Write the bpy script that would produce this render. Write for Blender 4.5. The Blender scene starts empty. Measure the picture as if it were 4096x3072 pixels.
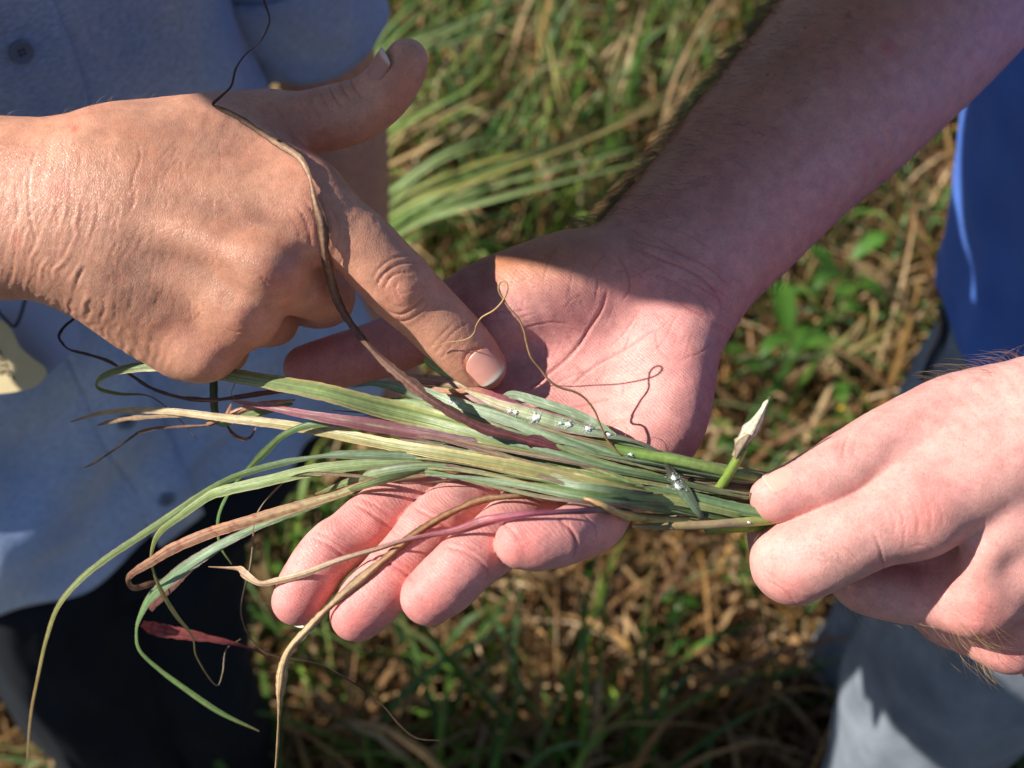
import bpy, math, random
import numpy as np

# ------------------------------------------------------------------ camera, sky, sun, exposure
scene = bpy.context.scene
FPX = 4200.0            # focal length in pixels of the 4096 px wide photograph
D0 = 420.0              # distance (mm) of the plane in which the hands lie
PITCH = math.radians(50.0)
CAM = np.array([0.0, 0.0, 1.62])
FWD = np.array([0.0, math.cos(PITCH), -math.sin(PITCH)])
UPV = np.array([0.0, math.sin(PITCH), math.cos(PITCH)])
RGT = np.array([1.0, 0.0, 0.0])

cam_data = bpy.data.cameras.new("camera")
cam = bpy.data.objects.new("camera", cam_data)
scene.collection.objects.link(cam)
cam.location = CAM
cam.rotation_euler = (math.radians(90.0) - PITCH, 0, 0)
cam_data.sensor_width = 36.0
cam_data.lens = 36.0 * FPX / 4096.0
cam_data.clip_start = 0.02
cam_data.clip_end = 500.0
cam_data.dof.use_dof = True
cam_data.dof.focus_distance = 0.398
cam_data.dof.aperture_fstop = 8.2
scene.camera = cam

# light travels to the right, down and away in the picture
SUN_CAM = np.array([0.786, -0.3815, -0.4855])          # right, up, toward camera
SUN_TRAVEL = RGT * SUN_CAM[0] + UPV * SUN_CAM[1] - FWD * SUN_CAM[2]
SUN_TRAVEL = SUN_TRAVEL / np.linalg.norm(SUN_TRAVEL)
TO_SUN = -SUN_TRAVEL
SUN_EL = math.asin(TO_SUN[2])

world = bpy.data.worlds.new("World")
scene.world = world
world.use_nodes = True
wn = world.node_tree.nodes
wl = world.node_tree.links
bg = wn["Background"]
sky = wn.new("ShaderNodeTexSky")
sky.sky_type = 'NISHITA'
sky.sun_disc = False
sky.sun_elevation = SUN_EL
sky.sun_rotation = math.atan2(TO_SUN[0], TO_SUN[1])
sky.altitude = 1000
sky.air_density = 0.9
sky.dust_density = 0.8
wl.new(sky.outputs[0], bg.inputs[0])
bg.inputs[1].default_value = 0.066

sun_data = bpy.data.lights.new("sun", 'SUN')
sun_data.energy = 5.0
sun_data.angle = math.radians(0.53)
sun_data.color = (1.0, 0.95, 0.87)
sun = bpy.data.objects.new("sun", sun_data)
scene.collection.objects.link(sun)
import mathutils
sun.rotation_euler = mathutils.Vector(SUN_TRAVEL).to_track_quat('-Z', 'Y').to_euler()
sun.location = (-3, 0, 4)

scene.view_settings.view_transform = 'Standard'
scene.view_settings.look = 'None'
scene.view_settings.exposure = 0.62
scene.view_settings.gamma = 1.0
scene.view_settings.use_curve_mapping = False
scene.cycles.max_bounces = 8
scene.cycles.transparent_max_bounces = 8
scene.cycles.use_denoising = True

rng = np.random.default_rng(7)
random.seed(7)

# ------------------------------------------------------------------ helpers: coordinates
def C(px, py, z):
    """photograph pixel + height towards the camera (mm) -> camera-frame mm"""
    px = np.asarray(px, float); py = np.asarray(py, float); z = np.asarray(z, float)
    D = D0 - z
    return np.stack([(px - 2048.0) / FPX * D, -(py - 1536.0) / FPX * D, z + 0 * px], -1)

def topix(P):
    D = D0 - P[:, 2]
    return P[:, 0] / D * FPX + 2048.0, -P[:, 1] / D * FPX + 1536.0

def C2W(P):
    P = np.asarray(P, float) / 1000.0
    d = D0 / 1000.0 - P[..., 2]
    return CAM + P[..., 0:1] * RGT + P[..., 1:2] * UPV + d[..., None] * FWD

def lin(c):
    c = np.asarray(c, float)
    if c.max() > 1.0:
        c = c / 255.0
    return np.where(c <= 0.04045, c / 12.92, ((c + 0.055) / 1.055) ** 2.4)

def catmull(nodes, per):
    """nodes (n,m) -> dense samples through all of them"""
    n = np.asarray(nodes, float)
    if len(n) == 2:
        t = np.linspace(0, 1, per + 1)[:, None]
        return n[0] * (1 - t) + n[1] * t
    p = np.vstack([2 * n[0] - n[1], n, 2 * n[-1] - n[-2]])
    out = []
    for i in range(1, len(p) - 2):
        t = np.linspace(0, 1, per, endpoint=False)[:, None]
        a, b, c, d = p[i - 1], p[i], p[i + 1], p[i + 2]
        out.append(0.5 * (2 * b + (c - a) * t + (2 * a - 5 * b + 4 * c - d) * t * t
                          + (3 * b - 3 * c + d - a) * t ** 3))
    out.append(n[-1:])
    return np.vstack(out)

# ------------------------------------------------------------------ helpers: noise
def _hash(i, j, k, s):
    h = i * np.uint32(374761393) + j * np.uint32(668265263) + k * np.uint32(2246822519) + np.uint32((s * 1274126177) & 0xFFFFFFFF)
    h = (h ^ (h >> np.uint32(13))) * np.uint32(1274126177)
    return ((h ^ (h >> np.uint32(16))) & np.uint32(0xFFFF)).astype(np.float32) * np.float32(1 / 65535.0)

def noise3(P, scale, seed=0):
    Q = (P * scale).astype(np.float32)
    i = np.floor(Q)
    f = Q - i
    i = i.astype(np.int32).view(np.uint32)
    f = f * f * (3 - 2 * f)
    r = 0
    for dx in (0, 1):
        for dy in (0, 1):
            for dz in (0, 1):
                w = ((f[:, 0] if dx else 1 - f[:, 0]) * (f[:, 1] if dy else 1 - f[:, 1])
                     * (f[:, 2] if dz else 1 - f[:, 2]))
                r = r + w * _hash(i[:, 0] + np.uint32(dx), i[:, 1] + np.uint32(dy), i[:, 2] + np.uint32(dz), seed)
    return r * 2 - 1

# ------------------------------------------------------------------ helpers: objects
COL = scene.collection
def link(o, parent=None):
    COL.objects.link(o)
    if parent is not None:
        o.parent = parent
    return o

def tag(o, label=None, cat=None, group=None, kind=None):
    if label: o["label"] = label
    if cat: o["category"] = cat
    if group: o["group"] = group
    if kind: o["kind"] = kind
    return o

def empty(name, loc):
    o = bpy.data.objects.new(name, None)
    o.empty_display_size = 0.05
    o.location = loc
    return link(o)

def base_of(parent):
    b = np.zeros(3)
    while parent is not None:
        b = b + np.array(parent.location)
        parent = parent.parent
    return b

def mesh_obj(name, V, Fc, mat, parent=None, col=None, smooth=True, uv=None, loc=None):
    """V in world metres; the object's origin is its parent's, or loc"""
    me = bpy.data.meshes.new(name)
    base = base_of(parent) + (np.zeros(3) if loc is None else np.asarray(loc, float) - base_of(parent))
    V = np.asarray(V, float) - base
    if isinstance(Fc, np.ndarray):
        k = Fc.shape[1]
        me.vertices.add(len(V)); me.vertices.foreach_set("co", V.astype(np.float32).ravel())
        me.loops.add(Fc.size); me.loops.foreach_set("vertex_index", Fc.astype(np.int32).ravel())
        me.polygons.add(len(Fc))
        me.polygons.foreach_set("loop_start", np.arange(0, Fc.size, k, dtype=np.int32))
        me.update(calc_edges=True); me.validate()
    else:
        me.from_pydata([tuple(v) for v in V], [], [tuple(f) for f in Fc]); me.update()
    if smooth:
        me.polygons.foreach_set("use_smooth", np.ones(len(me.polygons), dtype=bool))
    if col is not None:
        a = me.attributes.new("Col", 'FLOAT_COLOR', 'POINT')
        cc = np.ones((len(V), 4), np.float32); cc[:, 3] = 0; col = np.asarray(col); cc[:, :(4 if col.ndim == 2 and col.shape[1] == 4 else 3)] = col
        a.data.foreach_set("color", cc.ravel())
    if uv is not None:
        l = me.uv_layers.new(name="UVMap")
        li = np.empty(len(me.loops), np.int32); me.loops.foreach_get("vertex_index", li)
        l.data.foreach_set("uv", np.asarray(uv, np.float32)[li].ravel())
    me.materials.append(mat)
    o = bpy.data.objects.new(name, me)
    if loc is not None:
        o.location = np.asarray(loc, float) - base_of(parent)
    return link(o, parent)

class MB:
    """collects pieces of one mesh"""
    def __init__(self): self.v = []; self.f = []; self.c = []; self.uv = []; self.n = 0
    def add(self, V, Fc, col=None, uv=None):
        V = np.asarray(V, float); Fc = np.asarray(Fc, int)
        self.v.append(V); self.f.append(Fc + self.n); self.n += len(V)
        self.c.append(np.broadcast_to(np.asarray(col if col is not None else (1, 1, 1), float), (len(V), 3)))
        self.uv.append(np.zeros((len(V), 2)) if uv is None else uv)
    def build(self, name, mat, parent=None, smooth=True, loc=None):
        return mesh_obj(name, np.vstack(self.v), np.vstack(self.f), mat, parent,
                        np.vstack(self.c), smooth, np.vstack(self.uv), loc)

def grid_faces(nu, nv, close_u=False):
    """vertices indexed [v*nu+u]"""
    u = np.arange(nu if close_u else nu - 1); v = np.arange(nv - 1)
    U, Vv = np.meshgrid(u, v)
    U = U.ravel(); Vv = Vv.ravel(); U2 = (U + 1) % nu
    return np.stack([Vv * nu + U, Vv * nu + U2, (Vv + 1) * nu + U2, (Vv + 1) * nu + U], 1)

def frames(P):
    T = np.gradient(P, axis=0)
    T /= np.linalg.norm(T, axis=1, keepdims=True) + 1e-12
    return T

def tube_mesh(P, R, n=8, cap=True):
    P = np.asarray(P, float); R = np.broadcast_to(np.asarray(R, float), (len(P),))
    T = frames(P)
    ref = np.array([0.13, 0.27, 0.95])
    A = np.cross(T, ref); A /= np.linalg.norm(A, axis=1, keepdims=True) + 1e-9
    B = np.cross(T, A)
    th = np.linspace(0, 2 * np.pi, n, endpoint=False)
    V = (P[:, None] + R[:, None, None] * (np.cos(th)[None, :, None] * A[:, None] + np.sin(th)[None, :, None] * B[:, None])).reshape(-1, 3)
    Fq = grid_faces(n, len(P), True)
    if cap:
        m = len(V)
        V = np.vstack([V, P[:1], P[-1:]])
        a = np.arange(n); b = (a + 1) % n
        c0 = np.stack([b, a, np.full(n, m), np.full(n, m)], 1)
        o = (len(P) - 1) * n
        c1 = np.stack([o + a, o + b, np.full(n, m + 1), np.full(n, m + 1)], 1)
        return V, Fq, c0[:, :3], c1[:, :3]
    return V, Fq, None, None

def tube_quads(P, R, n=8):
    """tube with pinched ends, quads only"""
    P = np.asarray(P, float); R = np.array(np.broadcast_to(np.asarray(R, float), (len(P),)))
    P2 = np.vstack([P[:1], P, P[-1:]]); R2 = np.concatenate([[R[0] * 0.02], R, [R[-1] * 0.02]])
    T = frames(P); T = np.vstack([T[:1], T, T[-1:]])
    ref = np.array([0.13, 0.27, 0.95])
    A = np.cross(T, ref); A /= np.linalg.norm(A, axis=1, keepdims=True) + 1e-9
    B = np.cross(T, A)
    th = np.linspace(0, 2 * np.pi, n, endpoint=False)
    V = (P2[:, None] + R2[:, None, None] * (np.cos(th)[None, :, None] * A[:, None] + np.sin(th)[None, :, None] * B[:, None])).reshape(-1, 3)
    return V, grid_faces(n, len(P2), True)

# ------------------------------------------------------------------ materials
def new_mat(name):
    m = bpy.data.materials.new(name); m.use_nodes = True
    nt = m.node_tree
    return m, nt.nodes, nt.links, nt.nodes["Principled BSDF"]

def N(nodes, t, **kw):
    n = nodes.new(t)
    for k, v in kw.items():
        setattr(n, k, v)
    return n

def ramp(nodes, fac_link, links, stops):
    r = nodes.new("ShaderNodeValToRGB")
    e = r.color_ramp.elements
    while len(e) < len(stops): e.new(0.5)
    for el, (p, c) in zip(e, stops):
        el.position = p; el.color = (*c, 1)
    links.new(fac_link, r.inputs[0])
    return r

def skin_material(name, rough, cell, bump_d, sss, spec=0.5, ridges=0.0):
    m, n, l, b = new_mat(name)
    at = N(n, "ShaderNodeAttribute", attribute_name="Col")
    tc = N(n, "ShaderNodeTexCoord")
    no = N(n, "ShaderNodeTexNoise"); no.inputs["Scale"].default_value = 160; no.inputs["Detail"].default_value = 5
    l.new(tc.outputs["Object"], no.inputs["Vector"])
    mr = N(n, "ShaderNodeMapRange"); mr.inputs[1].default_value = 0.3; mr.inputs[2].default_value = 0.7
    mr.inputs[3].default_value = 0.87; mr.inputs[4].default_value = 1.11
    l.new(no.outputs[0], mr.inputs[0])
    no4 = N(n, "ShaderNodeTexNoise"); no4.inputs["Scale"].default_value = 900; no4.inputs["Detail"].default_value = 3
    l.new(tc.outputs["Object"], no4.inputs["Vector"])
    rr = ramp(n, no4.outputs[0], l, [(0.33, (0.93, 0.86, 0.84)), (0.5, (1, 1, 1)), (0.72, (1.05, 1.03, 1.02))])
    mx = N(n, "ShaderNodeVectorMath", operation='MULTIPLY')
    l.new(at.outputs["Color"], mx.inputs[0]); l.new(mr.outputs[0], mx.inputs[1])
    mx2 = N(n, "ShaderNodeVectorMath", operation='MULTIPLY')
    l.new(mx.outputs[0], mx2.inputs[0]); l.new(rr.outputs[0], mx2.inputs[1])
    l.new(mx2.outputs[0], b.inputs["Base Color"])
    b.inputs["Subsurface Weight"].default_value = sss
    b.inputs["Subsurface Radius"].default_value = (1.0, 0.35, 0.2)
    b.inputs["Subsurface Scale"].default_value = 0.0035
    b.inputs["Specular IOR Level"].default_value = spec
    rn = N(n, "ShaderNodeMapRange"); rn.inputs[3].default_value = rough - 0.08; rn.inputs[4].default_value = rough + 0.12
    l.new(no.outputs[0], rn.inputs[0]); l.new(rn.outputs[0], b.inputs["Roughness"])
    # fine relief: skin cells, pores
    wp = N(n, "ShaderNodeTexNoise"); wp.inputs["Scale"].default_value = 260; wp.inputs["Detail"].default_value = 2
    l.new(tc.outputs["Object"], wp.inputs["Vector"])
    wadd = N(n, "ShaderNodeVectorMath", operation='MULTIPLY_ADD')
    wadd.inputs[1].default_value = (0.0014, 0.0014, 0.0014)
    l.new(wp.outputs["Color"], wadd.inputs[0]); l.new(tc.outputs["Object"], wadd.inputs[2])
    vo = N(n, "ShaderNodeTexVoronoi", feature='DISTANCE_TO_EDGE'); vo.inputs["Scale"].default_value = cell
    l.new(wadd.outputs[0], vo.inputs["Vector"])
    vr = ramp(n, vo.outputs["Distance"], l, [(0.0, (0, 0, 0)), (0.16, (1, 1, 1))])
    f2 = N(n, "ShaderNodeTexNoise"); f2.inputs["Scale"].default_value = 1700; f2.inputs["Detail"].default_value = 4
    l.new(tc.outputs["Object"], f2.inputs["Vector"])
    b1 = N(n, "ShaderNodeBump"); b1.inputs["Strength"].default_value = 0.55; b1.inputs["Distance"].default_value = bump_d
    l.new(vr.outputs[0], b1.inputs["Height"])
    b2 = N(n, "ShaderNodeBump"); b2.inputs["Strength"].default_value = 0.5; b2.inputs["Distance"].default_value = bump_d * 1.3
    l.new(f2.outputs[0], b2.inputs["Height"]); l.new(b1.outputs[0], b2.inputs["Normal"])
    last = b2
    if ridges:
        # friction ridges
        wv = N(n, "ShaderNodeTexWave"); wv.wave_type = 'BANDS'; wv.bands_direction = 'DIAGONAL'
        wv.inputs["Scale"].default_value = 330; wv.inputs["Distortion"].default_value = 26; wv.inputs["Detail"].default_value = 1.5
        wv.inputs["Detail Scale"].default_value = 0.16
        l.new(tc.outputs["Object"], wv.inputs["Vector"])
        b3 = N(n, "ShaderNodeBump"); b3.inputs["Strength"].default_value = 0.6; b3.inputs["Distance"].default_value = ridges
        wm_ = N(n, "ShaderNodeMath", operation='MULTIPLY'); l.new(wv.outputs["Fac"], wm_.inputs[0]); l.new(at.outputs["Alpha"], wm_.inputs[1]); l.new(wm_.outputs[0], b3.inputs["Height"]); l.new(b2.outputs[0], b3.inputs["Normal"]); last = b3
    l.new(last.outputs[0], b.inputs["Normal"])
    return m

def attr_material(name, rough=0.5, spec=0.4, transl=0.0, stripes=0.0, sss=0.0, noise_amt=0.0, noise_scale=300):
    m, n, l, b = new_mat(name)
    at = N(n, "ShaderNodeAttribute", attribute_name="Col")
    src = at.outputs["Color"]
    tc = N(n, "ShaderNodeTexCoord")
    if noise_amt:
        no = N(n, "ShaderNodeTexNoise"); no.inputs["Scale"].default_value = noise_scale; no.inputs["Detail"].default_value = 4
        l.new(tc.outputs["Object"], no.inputs["Vector"])
        mr = N(n, "ShaderNodeMapRange"); mr.inputs[1].default_value = 0.25; mr.inputs[2].default_value = 0.75
        mr.inputs[3].default_value = 1 - noise_amt; mr.inputs[4].default_value = 1 + noise_amt
        l.new(no.outputs[0], mr.inputs[0])
        mx = N(n, "ShaderNodeVectorMath", operation='MULTIPLY')
        l.new(src, mx.inputs[0]); l.new(mr.outputs[0], mx.inputs[1]); src = mx.outputs[0]
    if stripes:
        # veins running along the blade: noise that changes across the width only
        mp = N(n, "ShaderNodeMapping"); mp.inputs["Scale"].default_value = (11, 0.12, 1)
        l.new(tc.outputs["UV"], mp.inputs["Vector"])
        sn = N(n, "ShaderNodeTexNoise"); sn.inputs["Scale"].default_value = 1.0; sn.inputs["Detail"].default_value = 3
        sn.inputs["Roughness"].default_value = 0.7
        l.new(mp.outputs[0], sn.inputs["Vector"])
        sr = N(n, "ShaderNodeMapRange"); sr.inputs[1].default_value = 0.3; sr.inputs[2].default_value = 0.7
        sr.inputs[3].default_value = 1 - stripes; sr.inputs[4].default_value = 1 + stripes
        l.new(sn.outputs[0], sr.inputs[0])
        mx = N(n, "ShaderNodeVectorMath", operation='MULTIPLY')
        l.new(src, mx.inputs[0]); l.new(sr.outputs[0], mx.inputs[1]); src = mx.outputs[0]
        bp = N(n, "ShaderNodeBump"); bp.inputs["Strength"].default_value = 0.7; bp.inputs["Distance"].default_value = 0.0004
        l.new(sn.outputs[0], bp.inputs["Height"]); l.new(bp.outputs[0], b.inputs["Normal"])
    l.new(src, b.inputs["Base Color"])
    b.inputs["Roughness"].default_value = rough
    b.inputs["Specular IOR Level"].default_value = spec
    if sss:
        b.inputs["Subsurface Weight"].default_value = sss
        b.inputs["Subsurface Radius"].default_value = (1, 0.5, 0.4)
        b.inputs["Subsurface Scale"].default_value = 0.001
    if transl:
        tr = N(n, "ShaderNodeBsdfTranslucent"); l.new(src, tr.inputs[0])
        ms = N(n, "ShaderNodeMixShader"); ms.inputs[0].default_value = transl
        out = n["Material Output"]
        l.new(b.outputs[0], ms.inputs[1]); l.new(tr.outputs[0], ms.inputs[2]); l.new(ms.outputs[0], out.inputs[0])
    return m

def cloth_material(name, c1, c2, weave=900, rough=0.85, sheen=0.2, big=14):
    m, n, l, b = new_mat(name)
    tc = N(n, "ShaderNodeTexCoord")
    no = N(n, "ShaderNodeTexNoise"); no.inputs["Scale"].default_value = big; no.inputs["Detail"].default_value = 6
    l.new(tc.outputs["Object"], no.inputs["Vector"])
    rp = ramp(n, no.outputs[0], l, [(0.32, tuple(c1)), (0.68, tuple(c2))])
    mp = N(n, "ShaderNodeMapping"); mp.inputs["Scale"].default_value = (weave * .35, weave * .35, weave)
    l.new(tc.outputs["Object"], mp.inputs["Vector"])
    wv = N(n, "ShaderNodeTexNoise"); wv.inputs["Scale"].default_value = 1.0; wv.inputs["Detail"].default_value = 1
    l.new(mp.outputs[0], wv.inputs["Vector"])
    wr = N(n, "ShaderNodeMapRange"); wr.inputs[1].default_value = .3; wr.inputs[2].default_value = .7
    wr.inputs[3].default_value = 0.82; wr.inputs[4].default_value = 1.18
    l.new(wv.outputs[0], wr.inputs[0])
    mx = N(n, "ShaderNodeVectorMath", operation='MULTIPLY')
    l.new(rp.outputs[0], mx.inputs[0]); l.new(wr.outputs[0], mx.inputs[1])
    l.new(mx.outputs[0], b.inputs["Base Color"])
    b.inputs["Roughness"].default_value = rough
    b.inputs["Specular IOR Level"].default_value = 0.2
    b.inputs["Sheen Weight"].default_value = sheen
    bp = N(n, "ShaderNodeBump"); bp.inputs["Strength"].default_value = 0.4; bp.inputs["Distance"].default_value = 0.0006
    l.new(wv.outputs[0], bp.inputs["Height"]); l.new(bp.outputs[0], b.inputs["Normal"])
    return m

M_SKIN_A = skin_material("skin_tanned", 0.38, 1250, 0.00010, 0.28, 0.55)
M_SKIN_B = skin_material("skin_pale", 0.44, 1350, 0.00012, 0.32, 0.45, 0.00008)
M_NAIL = attr_material("nail", 0.42, 0.3, 0, 0, 0.4, 0.06, 300)
M_LEAF = attr_material("grass_leaf", 0.34, 0.55, 0.10, 0.55, 0, 0.16, 500)
M_DRY = attr_material("dry_leaf", 0.6, 0.3, 0.06, 0.65, 0, 0.28, 600)
M_STEM = attr_material("grass_stem", 0.4, 0.45, 0, 0, 0, 0.22, 500)
M_WAX = attr_material("white_wax", 0.95, 0.1, 0, 0, 0.2, 0.04, 900)
M_HAIR = attr_material("hair", 0.35, 0.5)
M_SHIRT_A = cloth_material("shirt_grey_blue", lin((148, 170, 210)), lin((190, 198, 212)), 700, 0.8, 0.1)
M_SHIRT_B = cloth_material("shirt_bright_blue", lin((56, 98, 188)), lin((70, 114, 204)), 1500, 0.8, 0.1)
M_TROUSER = cloth_material("trousers_navy", lin((13, 19, 25)), lin((18, 26, 36)), 900, 0.9, 0.02)
M_JEANS = cloth_material("jeans_denim", lin((100, 108, 118)), lin((134, 142, 152)), 1100, 0.9, 0.1, 18)
M_FIELD = attr_material("field_grass", 0.55, 0.3, 0.22, 0, 0, 0.15, 60)
M_WEED = attr_material("weed_leaf", 0.5, 0.35, 0.25, 0, 0, 0.15, 120)
# ------------------------------------------------------------------ implicit surfaces (mm, camera frame or world mm)
def smin(a, b, k):
    if k <= 0: return np.minimum(a, b)
    h = np.maximum(k - np.abs(a - b), 0) / k
    return np.minimum(a, b) - h * h * k * 0.25

class Tube:
    """chain of round cones through pts (n,3) with radii; flat=(axis, factor) squashes the section along an axis"""
    def __init__(self, pts, rad, flat=None, per=4):
        nodes = np.column_stack([np.asarray(pts, float), np.asarray(rad, float)])
        s = catmull(nodes, per).astype(np.float32)
        self.a = s[:-1, :3]; self.b = s[1:, :3]; self.ra = s[:-1, 3]; self.rb = s[1:, 3]
        if flat is not None:
            ax = np.asarray(flat[0], np.float32); self.n = ax / np.linalg.norm(ax); self.f = np.float32(flat[1])
        else:
            self.n = None
        r = s[:, 3].max() * 1.05
        self.lo = s[:, :3].min(0) - r; self.hi = s[:, :3].max(0) + r
    def d(self, P, pad=14.0):
        out = np.full(len(P), pad * 1.5, np.float32)
        m = np.all((P > self.lo - pad) & (P < self.hi + pad), axis=1)
        idx = np.nonzero(m)[0]
        if len(idx) == 0: return out
        X, Y, Z = P[idx, 0].copy(), P[idx, 1].copy(), P[idx, 2].copy()
        best = np.full(len(idx), 1e3, np.float32)
        for a, b, ra, rb in zip(self.a, self.b, self.ra, self.rb):
            ab = b - a; L2 = np.float32(ab @ ab + 1e-9)
            vx = X - a[0]; vy = Y - a[1]; vz = Z - a[2]
            t = (vx * (ab[0] / L2) + vy * (ab[1] / L2) + vz * (ab[2] / L2))
            np.clip(t, 0, 1, out=t)
            vx -= t * ab[0]; vy -= t * ab[1]; vz -= t * ab[2]
            if self.n is not None:
                vn = vx * self.n[0] + vy * self.n[1] + vz * self.n[2]
                q = np.sqrt(vx * vx + vy * vy + vz * vz + vn * vn * (1 / self.f ** 2 - 1))
            else:
                q = np.sqrt(vx * vx + vy * vy + vz * vz)
            q -= ra + t * (rb - ra)
            np.minimum(best, q, out=best)
        out[idx] = np.minimum(best, pad * 1.5)
        return out

def T(nodes, flat=None, per=4):
    """tube from rows (px, py, z, r)"""
    a = np.asarray(nodes, float)
    return Tube(C(a[:, 0], a[:, 1], a[:, 2]), a[:, 3], flat, per)

class Body:
    def __init__(self): self.core = []; self.fingers = []; self.k = 10.0
    def add(self, tube, k=None): self.core.append((tube, self.k if k is None else k)); return self
    def finger(self, tubes, k=5.0): self.fingers.append((tubes if isinstance(tubes, list) else [tubes], k)); return self
    def bounds(self):
        ts = [t for t, _ in self.core] + [t for f, _ in self.fingers for t in f]
        return np.min([t.lo for t in ts], 0) - 4, np.max([t.hi for t in ts], 0) + 4
    def __call__(self, P):
        d = None
        for t, k in self.core:
            e = t.d(P)
            d = e if d is None else smin(d, e, k)
        res = d
        for ts, k in self.fingers:
            f = None
            for t in ts:
                e = t.d(P)
                f = e if f is None else smin(f, e, 3.0)
            res = smin(res, smin(d, f, k), 0.8)
        return res

def mesh_sdf(fn, lo, hi, h, coarse=3):
    H = h * coarse
    n = np.ceil((hi - lo) / H).astype(int) + 1
    ax = [lo[i] + H * np.arange(n[i] + 1) for i in range(3)]
    G = np.stack(np.meshgrid(*ax, indexing='ij'), -1).reshape(-1, 3).astype(np.float32)
    Dc = fn(G).reshape(n + 1)
    near = np.abs(Dc) < H * 1.9
    blk = np.zeros(n, bool)
    for dx in (0, 1):
        for dy in (0, 1):
            for dz in (0, 1):
                blk |= near[dx:dx + n[0], dy:dy + n[1], dz:dz + n[2]]
    Nf = n * coarse + 1
    act = np.zeros(Nf, bool)
    up = blk.repeat(coarse, 0).repeat(coarse, 1).repeat(coarse, 2)
    for dx in (0, 1):
        for dy in (0, 1):
            for dz in (0, 1):
                act[dx:dx + up.shape[0], dy:dy + up.shape[1], dz:dz + up.shape[2]] |= up
    ii = [np.minimum(np.arange(Nf[i]) // coarse, n[i]) for i in range(3)]
    D = Dc[np.ix_(*ii)].astype(np.float32)
    idx = np.argwhere(act)
    P = (lo + idx * h).astype(np.float32)
    D[act] = fn(P)
    # surface nets
    S = D < 0
    cnt = np.zeros(Nf - 1, np.int8)
    sl = lambda d: tuple(slice(d[i], Nf[i] - 1 + d[i]) for i in range(3))
    corners = [(x, y, z) for x in (0, 1) for y in (0, 1) for z in (0, 1)]
    for c in corners: cnt += S[sl(c)]
    A = (cnt > 0) & (cnt < 8)
    cells = np.argwhere(A)
    vals = np.stack([D[cells[:, 0] + c[0], cells[:, 1] + c[1], cells[:, 2] + c[2]] for c in corners], 1)
    acc = np.zeros((len(cells), 3)); w = np.zeros(len(cells))
    for i, c in enumerate(corners):
        for j in range(i + 1, 8):
            e = corners[j]
            if sum(abs(c[k] - e[k]) for k in range(3)) != 1: continue
            x = (vals[:, i] < 0) != (vals[:, j] < 0)
            t = vals[:, i] / np.where(x, vals[:, i] - vals[:, j], 1)
            p = np.array(c)[None] + t[:, None] * (np.array(e) - np.array(c))[None]
            acc[x] += p[x]; w[x] += 1
    V = lo + h * (cells + acc / w[:, None])
    vid = np.full(Nf - 1, -1, np.int32); vid[A] = np.arange(len(cells))
    faces = []
    for a in range(3):
        b, c = (a + 1) % 3, (a + 2) % 3
        s0 = [slice(None)] * 3; s1 = [slice(None)] * 3
        s0[a] = slice(0, Nf[a] - 1); s1[a] = slice(1, Nf[a])
        ch = S[tuple(s0)] != S[tuple(s1)]
        e = np.argwhere(ch)
        e = e[(e[:, b] > 0) & (e[:, c] > 0) & (e[:, b] < Nf[b] - 1) & (e[:, c] < Nf[c] - 1)]
        inside = S[e[:, 0], e[:, 1], e[:, 2]]
        def g(db, dc):
            q = e.copy(); q[:, b] += db; q[:, c] += dc
            return vid[q[:, 0], q[:, 1], q[:, 2]]
        f = np.stack([g(-1, -1), g(0, -1), g(0, 0), g(-1, 0)], 1)
        f[~inside] = f[~inside][:, ::-1]
        faces.append(f)
    Fq = np.vstack(faces)
    Fq = Fq[(Fq >= 0).all(1)]
    return V, Fq

def vnormals(V, Fq):
    n = np.cross(V[Fq[:, 2]] - V[Fq[:, 0]], V[Fq[:, 3]] - V[Fq[:, 1]])
    out = np.zeros_like(V)
    for k in range(4):
        for c in range(3):
            out[:, c] += np.bincount(Fq[:, k], n[:, c], len(V))
    return out / (np.linalg.norm(out, axis=1, keepdims=True) + 1e-12)

def smooth_mesh(V, Fq, it=2, lam=0.5):
    e = np.vstack([Fq[:, [0, 1]], Fq[:, [1, 2]], Fq[:, [2, 3]], Fq[:, [3, 0]]])
    deg = np.bincount(e[:, 0], minlength=len(V)) + np.bincount(e[:, 1], minlength=len(V))
    for i in range(it):
        for l in (lam, -lam * 1.03):
            s = np.zeros_like(V)
            for c in range(3):
                s[:, c] = np.bincount(e[:, 0], V[e[:, 1], c], len(V)) + np.bincount(e[:, 1], V[e[:, 0], c], len(V))
            V = V + l * (s / deg[:, None] - V)
    return V

def poly_dist(xi, yi, pts):
    """distance in px to a smooth polyline, and how far along (0..1)"""
    q = catmull(np.asarray(pts, float), 6)
    bb = np.full(len(xi), 1e9); t2 = np.zeros(len(xi))
    for i in range(len(q) - 1):
        d = q[i + 1] - q[i]; L = d @ d + 1e-9
        t = np.clip(((xi - q[i, 0]) * d[0] + (yi - q[i, 1]) * d[1]) / L, 0, 1)
        r = np.hypot(xi - q[i, 0] - t * d[0], yi - q[i, 1] - t * d[1])
        b = r < bb; bb[b] = r[b]; t2[b] = (i + t[b]) / (len(q) - 1)
    return bb, t2

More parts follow.
